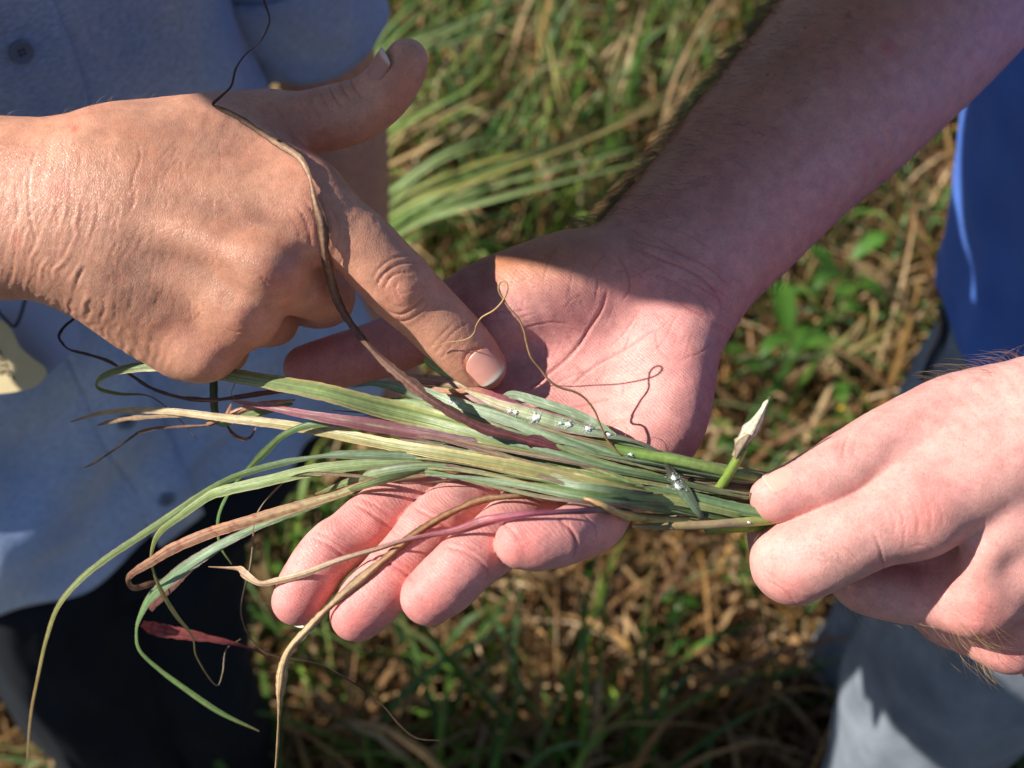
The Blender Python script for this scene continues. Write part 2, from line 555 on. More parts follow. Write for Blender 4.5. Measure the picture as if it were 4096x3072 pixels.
class Cells:
    """vertices sorted into 64 px tiles for quick picking by pixel box"""
    def __init__(self, x, y, ok):
        idx = np.nonzero(ok & (x > -400) & (x < 4500) & (y > -400) & (y < 3500))[0]
        key = ((y[idx] + 400) // 64).astype(int) * 80 + ((x[idx] + 400) // 64).astype(int)
        o = np.argsort(key, kind='stable'); self.idx = idx[o]; k = key[o]
        self.start = np.searchsorted(k, np.arange(80 * 64 + 1))
    def box(self, x0, y0, x1, y1):
        c0, c1 = int((max(x0, -399) + 400) // 64), int((min(x1, 4499) + 400) // 64)
        r0, r1 = int((max(y0, -399) + 400) // 64), int((min(y1, 3499) + 400) // 64)
        out = [self.idx[self.start[r * 80 + c0]:self.start[r * 80 + c1 + 1]] for r in range(r0, r1 + 1)]
        return np.concatenate(out) if out else np.zeros(0, int)

def carve(V, Nn, grooves, col, crease_col):
    """press folds into the skin: rows (points px, width px, depth mm[, colour strength])"""
    x, y = topix(V); V = V.copy(); col = col.copy()
    cells = Cells(x, y, Nn[:, 2] > 0.02); cc = np.asarray(crease_col)
    for g in grooves:
        pts, w, dep = g[:3]; cs = g[3] if len(g) > 3 else 0.35
        q = np.asarray(pts, float); pad = 6 * w + 12
        i = cells.box(q[:, 0].min() - pad, q[:, 1].min() - pad, q[:, 0].max() + pad, q[:, 1].max() + pad)
        if len(i) == 0: continue
        facing = np.clip(Nn[i, 2] * 3, 0, 1)
        d, t = poly_dist(x[i], y[i], pts)
        fade = np.clip(np.minimum(t, 1 - t) * 6 + 0.15, 0, 1)
        w = w * 0.68
        s = np.exp(-(d / w) ** 2) * facing * fade
        # soft swelling on both sides of the fold
        swell = np.exp(-((d - 2.6 * w) / (1.6 * w)) ** 2) * facing * fade
        V[i] -= Nn[i] * (dep * 0.62 * (s - 0.12 * swell))[:, None]
        k = (np.exp(-(d / (w * 0.8)) ** 2) * facing * fade * cs * 1.2)[:, None]
        col[i] = col[i] * (1 - k) + k * col[i] * cc
    return V, col

def blobs(V, col, rows):
    """patches of colour: (px,py,radius,(r,g,b) multiply, strength)"""
    x, y = topix(V); col = col.copy()
    cells = Cells(x, y, np.ones(len(x), bool))
    for px, py, r, c, s in rows:
        i = cells.box(px - 2.6 * r, py - 2.6 * r, px + 2.6 * r, py + 2.6 * r)
        if len(i) == 0: continue
        k = (np.exp(-(((x[i] - px) ** 2 + (y[i] - py) ** 2) / r ** 2)) * s)[:, None]
        col[i] = col[i] * (1 - k) + k * col[i] * np.asarray(c)
    return col

def height_map(V, Nn=None):
    """largest z (towards the camera) per 8 px cell"""
    x, y = topix(V)
    i = np.round(x / 8).astype(int); j = np.round(y / 8).astype(int)
    m = (i >= 0) & (i < 512) & (j >= 0) & (j < 384)
    Hm = np.full((384, 512), -999.0)
    np.maximum.at(Hm, (j[m], i[m]), V[m, 2])
    for _ in range(2):
        p = np.pad(Hm, 1, constant_values=-999.0)
        Hm = np.maximum.reduce([p[a:a + 384, b:b + 512] for a in range(3) for b in range(3)])
    return Hm

def sample_h(Hm, px, py):
    i = np.clip(np.round(px / 8).astype(int), 0, 511); j = np.clip(np.round(py / 8).astype(int), 0, 383)
    out = Hm[j, i]
    off = (px < -8) | (px > 4104) | (py < -8) | (py > 3080)
    return np.where(off, -999.0, out)

def envelope(Hm, grow=4, blur=7, floor=-60.0):
    """smooth height that bridges the gaps between fingers"""
    E = np.maximum(Hm, floor)
    for _ in range(grow):
        p = np.pad(E, 1, mode='edge')
        E = np.maximum.reduce([p[a:a + 384, b:b + 512] for a in range(3) for b in range(3)])
    for _ in range(blur):
        p = np.pad(E, 2, mode='edge')
        E = sum(p[2:-2, b:b + 512] for b in range(5)) / 5
        p = np.pad(E, 2, mode='edge')
        E = sum(p[a:a + 384, 2:-2] for a in range(5)) / 5
    return E
# ------------------------------------------------------------------ the three hands with their forearms
VOX = 0.7
PALM_N = (0.0, 0.42, 0.9)
BACK_N = (-0.12, 0.1, 0.98)

def build_open_hand():
    h = Body(); h.k = 12
    # forearm
    h.add(T([(2640, 1110, -24, 34), (2680, 1065, -25, 35), (2876, 862, -40, 38), (3110, 598, -58, 42.5),
             (3318, 390, -73, 47), (3620, 60, -98, 53), (4080, -420, -135, 56)], (PALM_N, 0.74)), 14)
    # palm bones
    h.add(T([(2430, 1140, -24, 15), (2150, 1500, -12, 14), (1935, 1790, 3, 13)]), 12)
    h.add(T([(2530, 1150, -24, 16), (2290, 1520, -11, 14.5), (2085, 1850, 8, 13.3)]), 12)
    h.add(T([(2600, 1170, -24, 16), (2440, 1540, -10, 14.5), (2275, 1900, 11, 13)]), 12)
    h.add(T([(2680, 1200, -24, 16), (2580, 1560, -8, 14.5), (2462, 1930, 15, 12.6)]), 12)
    # ball of the thumb, heel of the hand, web
    h.add(T([(2520, 1110, -18, 19), (2280, 1130, -10, 21), (2070, 1220, -9, 19), (1960, 1330, -9, 14)]), 12)
    h.add(T([(2740, 1220, -20, 19), (2700, 1400, -8, 17.5), (2680, 1560, -1, 17), (2650, 1700, 6, 16), (2570, 1830, 12, 14.5)]), 12)
    h.add(T([(1910, 1290, -14, 11), (1925, 1520, -9, 10), (1930, 1770, 0, 11)]), 12)
    # pads below the fingers
    for x, y, z in ((1985, 1740, 7), (2130, 1800, 10), (2320, 1850, 12), (2500, 1890, 14)):
        h.add(T([(x + 20, y - 30, z - 2, 9), (x - 15, y + 25, z, 9)]), 10)
    # thumb
    h.finger(T([(2300, 1110, -22, 17), (1990, 1175, -18, 16), (1760, 1285, -20, 13.3), (1600, 1365, -22, 12.5),
                (1480, 1410, -24, 12.2), (1330, 1450, -25, 11.4), (1228, 1472, -26, 10)]), 8)
    # index, middle, ring, little
    h.finger([T([(1935, 1790, 2, 13), (1720, 1935, 14, 11.8), (1508, 2072, 27, 11.6), (1400, 2150, 32, 10.6),
                 (1318, 2208, 36, 10.6), (1235, 2320, 39, 10.2), (1190, 2400, 40, 9.2)])], 6)
    h.finger([T([(2085, 1850, 5, 13.3), (1915, 1975, 19, 12), (1755, 2095, 34, 12), (1660, 2200, 41, 11.2),
                 (1585, 2290, 45, 11.3), (1480, 2400, 47, 11), (1430, 2455, 47, 9.8)])], 6)
    h.finger([T([(2275, 1900, 7, 13), (2160, 2010, 22, 11.8), (2045, 2110, 39, 11.8), (1965, 2180, 50, 11),
                 (1880, 2240, 58, 11), (1785, 2330, 60, 11), (1718, 2385, 60, 10)])], 6)
    h.finger([T([(2462, 1930, 10, 12.5), (2430, 2010, 24, 11), (2385, 2085, 42, 10.6), (2320, 2120, 54, 10.2),
                 (2250, 2150, 62, 9.8), (2155, 2166, 65, 9.9), (2085, 2170, 66, 9)])], 6)
    lo, hi = h.bounds()
    hi = np.minimum(hi, [330, 230, 400])
    V, Fq = mesh_sdf(h, lo, hi, VOX)
    V = smooth_mesh(V, Fq, 3)
    Nn = vnormals(V, Fq)
    x, y = topix(V)
    palm = np.array(lin((220, 158, 150)))
    arm = np.array(lin((186, 124, 90)))
    # hair-side of the arm is tanner than the palm
    t = np.clip((2700 - 0.8 * (x - 2600) - 1.0 * (y - 1100) - 2700) / 500 + 0.2, 0, 1) * np.clip((1250 - y) / 200, 0, 1)
    col = palm[None] * (1 - t[:, None]) + arm[None] * t[:, None]
    back = np.clip(-Nn[:, 2] * 1.5, 0, 1)[:, None]
    col = col * (1 - back) + arm[None] * back
    mot = noise3(V, 0.12, 3) * 0.5 + noise3(V, 0.3, 5) * 0.35 + noise3(V, 0.7, 6) * 0.2
    col = col * (1 + np.stack([0.03 * mot, 0.15 * mot, 0.13 * mot], 1))
    red = (1.02, 0.70, 0.70); pale = (1.04, 1.10, 1.08)
    rows = [(1180, 2420, 120, red, .75), (1420, 2480, 130, red, .9), (1720, 2400, 120, red, .8), (2090, 2180, 110, red, .8),
            (1480, 2080, 120, red, .65), (1330, 2230, 80, red, .55), (1740, 2110, 120, red, .55), (1590, 2290, 90, red, .65),
            (2010, 2120, 90, red, .35), (1850, 2230, 90, red, .4), (2270, 2130, 60, red, .4),
            (1400, 2150, 60, pale, .7), (1660, 2180, 70, pale, .6), (1950, 2200, 60, pale, .6),
            (2400, 1480, 160, pale, .8), (2600, 1560, 140, pale, .6), (2300, 1400, 120, pale, .3),
            (2250, 1350, 180, red, .28), (2640, 1330, 120, red, .25), (2780, 1500, 160, red, .25), (2700, 1750, 120, red, .3),
            (2850, 1150, 90, red, .35), (2600, 1160, 120, red, .2), (3560, 200, 40, (1.0, .6, .62), .5), (3545, 190, 22, (1.0, .5, .55), .5),
            (1250, 1430, 120, red, .3), (3220, 110, 6, (.3, .2, .2), .9), (3070, 300, 6, (.3, .2, .2), .9)]
    for i in range(46):
        rows.append((rng.uniform(2150, 2820), rng.uniform(1150, 1720), rng.uniform(2.5, 5), (.55, .38, .34), rng.uniform(.3, .7)))
    for i in range(70):
        rows.append((rng.uniform(2500, 3750), rng.uniform(20, 1000), rng.uniform(4, 9), (.80, .66, .58), rng.uniform(.2, .5)))
    for i in range(26):
        rows.append((rng.uniform(2350, 3600), rng.uniform(60, 1000), rng.uniform(40, 110), (.93, .84, .84) if i % 2 else (1.05, 1.06, 1.04), rng.uniform(.3, .7)))
    col = blobs(V, col, rows)
    extra = []
    for i in range(70):
        x0 = rng.uniform(1900, 2780); y0 = rng.uniform(1020, 1720); a0 = rng.normal(-.75, .5) if rng.random() < .65 else rng.normal(.9, .5); L0 = rng.uniform(40, 150)
        d0 = np.array([math.cos(a0), math.sin(a0)]) * L0; q0 = np.array([-d0[1], d0[0]]) * rng.normal(0, .08)
        extra.append(([(x0, y0), (x0 + d0[0] * .5 + q0[0], y0 + d0[1] * .5 + q0[1]), (x0 + d0[0], y0 + d0[1])], 4, rng.uniform(.12, .3), rng.uniform(.25, .55)))
    for i in range(40):
        x0 = rng.uniform(2480, 2860); y0 = 900 + (x0 - 2480) * .62 + rng.uniform(-60, 190); L0 = rng.uniform(60, 190)
        extra.append(([(x0, y0), (x0 + L0 * .45, y0 + L0 * .22), (x0 + L0 * .9, y0 + L0 * .55)], 4, rng.uniform(.1, .25), rng.uniform(.15, .35)))
    g = extra + [
        ([(2432, 1155), (2405, 1236), (2362, 1307), (2318, 1377), (2264, 1437), (2199, 1491), (2145, 1535), (2080, 1567)], 9, 1.0, .6),
        ([(2617, 1318), (2546, 1372), (2459, 1421), (2351, 1486), (2270, 1562)], 7, .55, .4),
        ([(2459, 1589), (2378, 1611), (2286, 1632)], 6, .5, .4),
        ([(2460, 1010), (2503, 1074), (2519, 1149), (2492, 1204)], 6, .7, .55),
        ([(2360, 1040), (2389, 1117), (2383, 1204)], 5, .4, .4),
        ([(2300, 1010), (2290, 1090), (2270, 1200)], 5, .3, .35),
        ([(2237, 981), (2199, 1036), (2172, 1128)], 5, .4, .4),
        ([(1955, 1035), (1940, 1070), (1928, 1110)], 5, .4, .4),
        ([(1870, 1230), (1990, 1250), (2120, 1240)], 6, .35, .3),
        ([(1930, 1290), (2060, 1275), (2150, 1250)], 5, .3, .3),
        ([(2060, 1320), (2200, 1290), (2300, 1300)], 5, .3, .25),
        ([(2546, 992), (2655, 1041), (2731, 1068), (2812, 1117), (2872, 1182), (2890, 1260)], 8, .8, .45),
        ([(2500, 950), (2620, 985), (2740, 1020), (2850, 1080), (2920, 1150)], 7, .5, .35),
        ([(2600, 1090), (2700, 1130), (2790, 1190), (2850, 1270)], 6, .4, .3),
        ([(2640, 900), (2740, 930), (2850, 1000)], 6, .3, .25),
        ([(2720, 1250), (2690, 1290), (2670, 1340)], 6, .3, .3),
        ([(2560, 1240), (2500, 1330), (2440, 1390)], 5, .35, .3),
        ([(2620, 1330), (2640, 1400), (2700, 1450)], 6, .35, .3),
        ([(2380, 1750), (2480, 1690), (2600, 1640)], 6, .35, .3),
        ([(2170, 1560), (2300, 1500), (2420, 1470)], 5, .3, .25),
        # fingers
        ([(1408, 2012), (1470, 2045), (1540, 2095), (1590, 2140)], 8, .85, .5), ([(1440, 1990), (1500, 2020), (1570, 2065)], 6, .5, .35),
        ([(1246, 2150), (1310, 2178), (1375, 2225), (1400, 2260)], 8, .8, .5), ([(1262, 2128), (1320, 2152), (1390, 2200)], 5, .4, .3),
        ([(1655, 2030), (1740, 2075), (1830, 2140)], 8, .8, .45),
        ([(1450, 2228), (1530, 2245), (1610, 2285), (1660, 2330)], 8, .85, .5), ([(1475, 2205), (1560, 2225), (1640, 2270)], 5, .4, .3),
        ([(1930, 2060), (2020, 2100), (2090, 2170)], 8, .7, .45),
        ([(1772, 2185), (1850, 2205), (1925, 2250), (1965, 2310)], 8, .8, .5), ([(1800, 2165), (1880, 2185), (1950, 2235)], 5, .4, .3),
        ([(2225, 2070), (2285, 2120), (2305, 2180), (2290, 2240)], 8, .8, .5), ([(2325, 2050), (2375, 2100), (2385, 2160)], 7, .5, .35),
        ([(1600, 1500), (1560, 1430), (1555, 1350)], 8, .6, .3),
        ([(1672, 2392), (1700, 2405), (1722, 2412)], 4, .3, .5),
    ]
    V, col = carve(V, Nn, g, col, (0.80, 0.45, 0.45))
    Nn = vnormals(V, Fq)
    V = V + Nn * (0.12 * noise3(V, 0.2, 9) + 0.04 * noise3(V, 0.7, 10))[:, None]
    x, y = topix(V); rid = np.clip(Nn[:, 2] * 2 + .2, 0, 1) * np.clip((y - 1010 + .15 * (2500 - x)) / 160, 0, 1)
    return V, Fq, np.column_stack([np.clip(col, 0, 1), rid])

def build_pointing_hand():
    h = Body(); h.k = 12
    h.add(T([(-2350, 930, 0, 43), (-1500, 880, 18, 42), (-700, 845, 28, 37), (0, 833, 31, 33.8), (280, 845, 32, 33.6),
             (420, 868, 31, 34)], (BACK_N, 0.72)), 12)
    # bones of the back of the hand
    h.add(T([(440, 640, 30, 16), (700, 700, 33, 15), (1000, 790, 32.5, 13.5), (1250, 868, 29.5, 14)]), 14)
    h.add(T([(400, 780, 32, 16), (720, 900, 36, 14), (1060, 1070, 36, 13.6)]), 14)
    h.add(T([(400, 920, 29, 16), (680, 1060, 31, 14), (960, 1245, 28, 13.2)]), 14)
    h.add(T([(400, 1060, 26, 16), (600, 1200, 27, 14), (815, 1385, 19, 12)]), 14)
    h.add(T([(390, 1110, 19, 13.5), (540, 1260, 17, 13), (720, 1385, 12, 11.5)]), 12)
    # knuckle heads and tendons
    for x, y, z, r in ((1225, 860, 33.5, 9), (1075, 1078, 43, 8), (968, 1250, 34, 8.2), (818, 1392, 25, 8)):
        h.add(T([(x - 25, y - 10, z, r), (x + 15, y + 8, z, r)]), 9)
    h.add(T([(560, 900, 46, 4.5), (800, 960, 48.8, 4.2), (1040, 1062, 48, 4.5)]), 7)
    h.add(T([(640, 760, 44, 4), (900, 800, 44.5, 3.8), (1190, 850, 41, 4)]), 7)
    h.add(T([(600, 1040, 41, 4), (780, 1130, 41, 3.6), (945, 1235, 39.5, 4)]), 7)
    # flesh between thumb and index
    h.add(T([(560, 610, 22, 17), (820, 580, 20, 16), (1040, 650, 19, 14), (1215, 752, 25, 12.5)]), 12)
    # index finger
    h.finger([T([(1250, 865, 29.5, 14.2), (1420, 962, 28, 13.2), (1530, 1070, 25, 13.1), (1603, 1147, 22, 13.5), (1690, 1232, 17.5, 12.7),
                 (1785, 1325, 14.5, 12.4), (1868, 1408, 11.5, 11.6), (1925, 1468, 9.5, 9.8)]),
              T([(1585, 1130, 30, 5.4), (1615, 1165, 29.5, 5.4)])], 8)
    # thumb
    h.finger([T([(620, 590, 18, 16), (900, 520, 12, 14.2), (1060, 494, 8, 13.2), (1210, 494, 7, 12.4), (1390, 455, 9, 12.3), (1480, 415, 12, 11.2),
                 (1545, 360, 15, 10.6), (1606, 285, 19, 9.2), (1628, 240, 21, 8)])], 8)
    # curled fingers
    h.finger([T([(1060, 1075, 34, 13.2), (1200, 1140, 18, 12), (1308, 1185, 0, 11.4), (1270, 1215, -16, 10.4), (1170, 1200, -20, 9.5), (1090, 1170, -14, 8.5)])], 6)
    h.finger([T([(962, 1248, 27, 12.8), (1040, 1275, 8, 11.3), (1092, 1282, -12, 10.6), (1040, 1285, -26, 9.8), (950, 1250, -26, 9), (880, 1220, -18, 8.2)])], 6)
    h.finger([T([(815, 1388, 18, 11.6), (870, 1400, 0, 10), (905, 1400, -20, 9.3), (850, 1380, -30, 8.6), (780, 1340, -28, 8), (730, 1310, -20, 7.4)])], 6)
    lo, hi = h.bounds()
    lo = np.maximum(lo, [-238, -400, -400])
    V, Fq = mesh_sdf(h, lo, hi, VOX)
    V = smooth_mesh(V, Fq, 3)
    Nn = vnormals(V, Fq)
    x, y = topix(V)
    base = np.array(lin((212, 154, 126)))
    col = np.repeat(base[None], len(V), 0)
    mot = noise3(V, 0.10, 13) * 0.5 + noise3(V, 0.28, 15) * 0.4 + noise3(V, 0.8, 16) * 0.25
    col = col * (1 + np.stack([0.04 * mot, 0.13 * mot, 0.14 * mot], 1))
    palmside = np.clip(-Nn[:, 2] * 1.5, 0, 1)[:, None]
    col = col * (1 - palmside) + palmside * np.array(lin((214, 150, 132)))
    red = (1.0, 0.66, 0.68); pale = (1.05, 1.08, 1.06); tan = (.92, .86, .80)
    rows = [(1110, 1110, 70, red, .6), (1000, 1290, 80, red, .35), (850, 1420, 90, red, .3), (1600, 1160, 90, red, .3), (1250, 880, 90, red, .35),
            (240, 750, 45, (.95, .62, .70), .55), (130, 720, 50, red, .3), (60, 640, 50, (.95, .66, .72), .35), (300, 515, 14, (1, .4, .4), .7), (130, 600, 40, red, .4), (70, 960, 20, (1, .5, .5), .5),
            (20, 850, 40, red, .3), (60, 800, 30, red, .3), (1900, 1400, 90, red, .25), (1800, 1400, 60, pale, .3), (800, 700, 200, tan, .3), (500, 600, 160, tan, .3),
            (1600, 350, 110, red, .35), (1300, 560, 140, red, .3), (900, 1330, 40, pale, .3), (700, 1300, 100, red, .2)]
    for i in range(60):
        rows.append((rng.uniform(300, 1200), rng.uniform(480, 1350), rng.uniform(5, 11), (.9, .72, .62), rng.uniform(.15, .4)))
    col = blobs(V, col, rows)
    g = [
        # index middle joint
        ([(1505, 1150), (1527, 1103), (1581, 1062), (1640, 1048), (1690, 1060)], 6, .75, .3), ([(1490, 1120), (1515, 1075), (1565, 1035), (1630, 1020)], 6, .5, .25),
        ([(1532, 1160), (1559, 1112), (1604, 1090), (1650, 1092)], 6, .7, .3), ([(1518, 1211), (1559, 1247), (1604, 1258), (1658, 1225), (1699, 1180)], 6, .75, .3),
        ([(1560, 1275), (1615, 1285), (1680, 1250), (1725, 1200)], 6, .5, .25), ([(1592, 1120), (1582, 1160), (1604, 1205)], 5, .5, .35), ([(1600, 1175), (1640, 1165), (1675, 1140)], 4, .3, .3),
        ([(1545, 1190), (1575, 1220), (1620, 1230)], 4, .35, .3),
        # end joint
        ([(1735, 1420), (1775, 1370), (1830, 1315), (1870, 1290)], 5, .35, .25), ([(1760, 1440), (1800, 1390), (1850, 1340)], 5, .3, .2), ([(1715, 1395), (1760, 1345), (1815, 1290)], 5, .3, .2),
        ([(1790, 1450), (1830, 1405), (1870, 1370)], 4, .25, .2),
        # knuckle of the index
        ([(1180, 820), (1215, 870), (1235, 930), (1240, 990)], 6, .5, .25), ([(1215, 800), (1255, 855), (1270, 920), (1275, 990)], 6, .55, .25),
        ([(1255, 790), (1295, 850), (1315, 920), (1310, 1000)], 6, .55, .3), ([(1300, 800), (1345, 870), (1355, 940), (1330, 1020)], 6, .5, .3), ([(1150, 850), (1185, 900), (1200, 960)], 5, .35, .2),
        ([(1380, 900), (1400, 960), (1380, 1020), (1350, 1070)], 5, .35, .25),
        # thumb joint
        ([(1315, 340), (1338, 389), (1374, 434)], 7, .8, .4), ([(1356, 318), (1374, 362), (1406, 398)], 7, .85, .4), ([(1397, 308), (1419, 353), (1446, 389)], 7, .75, .4),
        ([(1275, 360), (1295, 400), (1325, 450)], 6, .5, .3), ([(1235, 370), (1255, 420), (1285, 470)], 6, .4, .3), ([(1190, 375), (1215, 430), (1250, 480)], 6, .35, .3),
        ([(1080, 400), (1120, 460), (1170, 540), (1180, 590)], 7, .45, .3), ([(1030, 420), (1080, 500), (1130, 570)], 7, .4, .3),
        # middle and ring knuckle folds
        ([(1060, 1110), (1090, 1130), (1130, 1110)], 5, .35, .35), ([(1040, 1090), (1070, 1150), (1100, 1190)], 5, .3, .25), ([(900, 1310), (950, 1330), (1000, 1310)], 5, .3, .3),
        # wrist
        ([(150, 580), (120, 690), (115, 780), (125, 880), (150, 980)], 6, .5, .35), ([(290, 660), (280, 780), (330, 830), (300, 930), (240, 1040)], 5, .3, .3),
        ([(240, 700), (225, 800), (235, 900), (230, 1000), (200, 1110)], 5, .3, .3), ([(380, 720), (390, 850), (360, 960), (330, 1060)], 5, .25, .25),
        ([(555, 570), (560, 640), (530, 720), (540, 800), (500, 880)], 5, .4, .3), ([(340, 1060), (310, 1120), (282, 1210)], 7, .3, .3),
        ([(60, 700), (70, 850), (60, 1000), (40, 1150)], 5, .28, .25),
    ]
    for i in range(110):
        x0 = rng.uniform(0, 900); y0 = rng.uniform(560, 1250); L0 = rng.uniform(30, 120); a0 = rng.normal(1.75, .3)
        g.append(([(x0, y0), (x0 + L0 * .5 * math.cos(a0) + rng.normal(0, 4), y0 + L0 * .5 * math.sin(a0)), (x0 + L0 * math.cos(a0), y0 + L0 * math.sin(a0))], 4, rng.uniform(.1, .26), rng.uniform(.1, .3)))
    # fold around the nail
    g.append(([(1992, 1482), (1962, 1440), (1918, 1402), (1880, 1404), (1856, 1440), (1872, 1495), (1905, 1548)], 8, .45, .55))
    V, col = carve(V, Nn, g, col, (0.82, 0.52, 0.50))
    # wrinkled skin at the wrist and along the outer edge of the hand
    x, y = topix(V)
    w = 26 * noise3(V, 0.08, 21) + 10 * noise3(V, 0.25, 22)
    m = np.clip((y - 620) / 300, 0, 1) * np.exp(-((x - 200) / 330) ** 2)
    ph = (x + 0.28 * (y - 900) + w * 1.2)
    V = V + Nn * ((0.09 * np.sin(ph / 9.0) + 0.10 * np.sin(ph / 4.7 + 1.3)) * m * np.clip(0.5 + noise3(V, 0.15, 23), 0, 1.2))[:, None]
    m2 = np.clip((y - 1130 - 0.45 * (x - 400)) / 160, 0, 1) * np.clip((760 - x) / 200, 0, 1) * np.clip((x - 230) / 60, 0, 1)
    V = V + Nn * (0.10 * np.sin((x * 0.85 + 0.45 * y + w * 1.4) / 7.5) * m2 * np.clip(.6 + noise3(V, .2, 27), 0, 1.3))[:, None]
    Nn = vnormals(V, Fq)
    V = V + Nn * (0.10 * noise3(V, 0.16, 19) + 0.045 * noise3(V, 0.5, 20) + 0.03 * noise3(V * np.array([1.6, .6, 1]), 1.2, 24))[:, None]
    return V, Fq, np.column_stack([np.clip(col, 0, 1), np.zeros(len(V))])

def build_pinching_hand():
    h = Body(); h.k = 12
    fl = ((-0.05, -0.1, 0.98), 0.75)
    h.add(T([(4380, 1830, 32, 37), (4600, 1760, 28, 34), (5200, 1600, 10, 38), (6200, 1420, -40, 44)], fl), 14)
    h.add(T([(4300, 1700, 34, 20), (3950, 1880, 38, 18), (3650, 2035, 40, 16.4)]), 12)
    h.add(T([(4350, 1900, 36, 20), (4120, 2150, 34, 18), (3885, 2370, 24, 16)]), 12)
    h.add(T([(4400, 2050, 30, 20), (4220, 2320, 22, 17), (4030, 2545, 8, 13.5)]), 12)
    h.add(T([(4450, 2150, 22, 20), (4330, 2450, 8, 15), (4200, 2640, -4, 12)]), 12)
    h.add(T([(3660, 2050, 45, 10), (3700, 2060, 46, 9)]), 9)
    h.add(T([(3895, 2405, 31, 10), (3930, 2410, 31, 9)]), 8)
    h.add(T([(4040, 2120, 46, 6), (3950, 2200, 45, 5.5), (3905, 2330, 37, 6)]), 8)
    # flesh between thumb and index
    h.add(T([(3640, 1890, 34, 12), (3800, 1760, 30, 14.5), (4000, 1660, 27, 18), (4250, 1640, 27, 22)]), 9)
    # index: near segment, then bent away behind the stems
    h.finger([T([(3650, 2040, 40, 16.2), (3480, 2110, 42, 15), (3335, 2176, 42, 15), (3230, 2225, 40, 15.2), (3172, 2250, 36, 15.2)]),
              T([(3172, 2250, 34, 14.5), (3125, 2200, 18, 12), (3100, 2130, 4, 10.8), (3090, 2060, -2, 9.4)])], 7)
    # thumb
    h.finger([T([(4050, 1640, 18, 17), (3850, 1640, 22, 14.8), (3680, 1710, 27, 14), (3520, 1790, 31, 13.4), (3400, 1862, 34, 13), (3300, 1918, 36, 12.4),
                 (3200, 1960, 37, 11), (3120, 1985, 38, 9.6), (3098, 1990, 38, 9.0)])], 5)
    # middle and ring finger folded below
    h.add(T([(3860, 2230, 14, 15), (3640, 2220, 8, 13), (3500, 2180, 2, 12)]), 8)
    h.finger([T([(3885, 2375, 24, 14.5), (3700, 2385, 20, 11.6), (3540, 2365, 16, 11), (3440, 2330, 8, 11), (3400, 2260, -8, 10.2), (3420, 2180, -16, 9)])], 5)
    h.finger([T([(4030, 2545, 8, 13), (3890, 2520, 2, 10.6), (3770, 2475, -6, 10.2), (3700, 2400, -18, 9.6), (3720, 2300, -24, 9)])], 5)
    lo, hi = h.bounds()
    hi = np.minimum(hi, [268, 400, 400])
    V, Fq = mesh_sdf(h, lo, hi, VOX)
    V = smooth_mesh(V, Fq, 3)
    Nn = vnormals(V, Fq)
    x, y = topix(V)
    base = np.array(lin((218, 162, 152)))
    col = np.repeat(base[None], len(V), 0)
    mot = noise3(V, 0.10, 33) * 0.5 + noise3(V, 0.3, 35) * 0.35 + noise3(V, 0.8, 36) * 0.25
    col = col * (1 + np.stack([0.03 * mot, 0.14 * mot, 0.13 * mot], 1))
    palmside = np.clip(-Nn[:, 2] * 1.5, 0, 1)[:, None]
    col = col * (1 - palmside) + palmside * np.array(lin((222, 160, 146)))
    red = (1.02, 0.70, 0.70); pale = (1.04, 1.06, 1.04)
    rows = [(3680, 2040, 130, red, .8), (3900, 2440, 150, red, .85), (4060, 2620, 120, red, .6), (3150, 2370, 100, red, .55), (3060, 2010, 70, red, .5),
            (3250, 2020, 100, red, .3), (3400, 2080, 120, pale, .4), (3900, 1900, 150, pale, .3), (3500, 2260, 40, red, .4), (3380, 1800, 60, red, .25), (4010, 2180, 80, pale, .5)]
    for i in range(40):
        rows.append((rng.uniform(3700, 4090), rng.uniform(1500, 2300), rng.uniform(5, 10), (.92, .78, .68), rng.uniform(.15, .35)))
    col = blobs(V, col, rows)
    g = [([(3060, 2318), (3110, 2345), (3150, 2375), (3185, 2412)], 6, .55, .45), ([(3045, 2280), (3090, 2300), (3140, 2350)], 5, .3, .25),
         ([(3490, 2120), (3515, 2180), (3530, 2240), (3532, 2285)], 6, .6, .4), ([(3600, 2030), (3615, 2090), (3620, 2150), (3610, 2210)], 6, .4, .3),
         ([(3650, 2010), (3670, 2070), (3670, 2140)], 6, .4, .3), ([(3700, 1990), (3725, 2060), (3720, 2130)], 6, .4, .3), ([(3560, 2040), (3575, 2090), (3580, 2150)], 5, .35, .25),
         ([(3750, 2000), (3770, 2060), (3765, 2110)], 6, .3, .25), ([(3640, 2190), (3690, 2180), (3740, 2200)], 5, .3, .25),
         ([(3395, 1735), (3378, 1780), (3372, 1830)], 6, .6, .45), ([(3360, 1760), (3345, 1800)], 5, .35, .3), ([(3430, 1720), (3420, 1780), (3410, 1840)], 5, .3, .25),
         ([(3860, 2400), (3900, 2440), (3960, 2470)], 5, .35, .25), ([(3900, 2380), (3940, 2420), (3990, 2440)], 5, .35, .25), ([(3820, 2440), (3880, 2480), (3930, 2490)], 5, .3, .25),
         ([(3780, 1940), (3870, 1960), (3960, 1950)], 5, .25, .2), ([(3640, 2280), (3760, 2290), (3860, 2270)], 5, .3, .2)]
    V, col = carve(V, Nn, g, col, (0.85, 0.55, 0.52))
    Nn = vnormals(V, Fq)
    V = V + Nn * (0.14 * noise3(V, 0.18, 39) + 0.04 * noise3(V, 0.7, 40))[:, None]
    x, y = topix(V); rid = np.exp(-(((x - 3230) / 190) ** 2 + ((y - 1960 + .45 * (x - 3230)) / 70) ** 2))
    return V, Fq, np.column_stack([np.clip(col, 0, 1), rid])

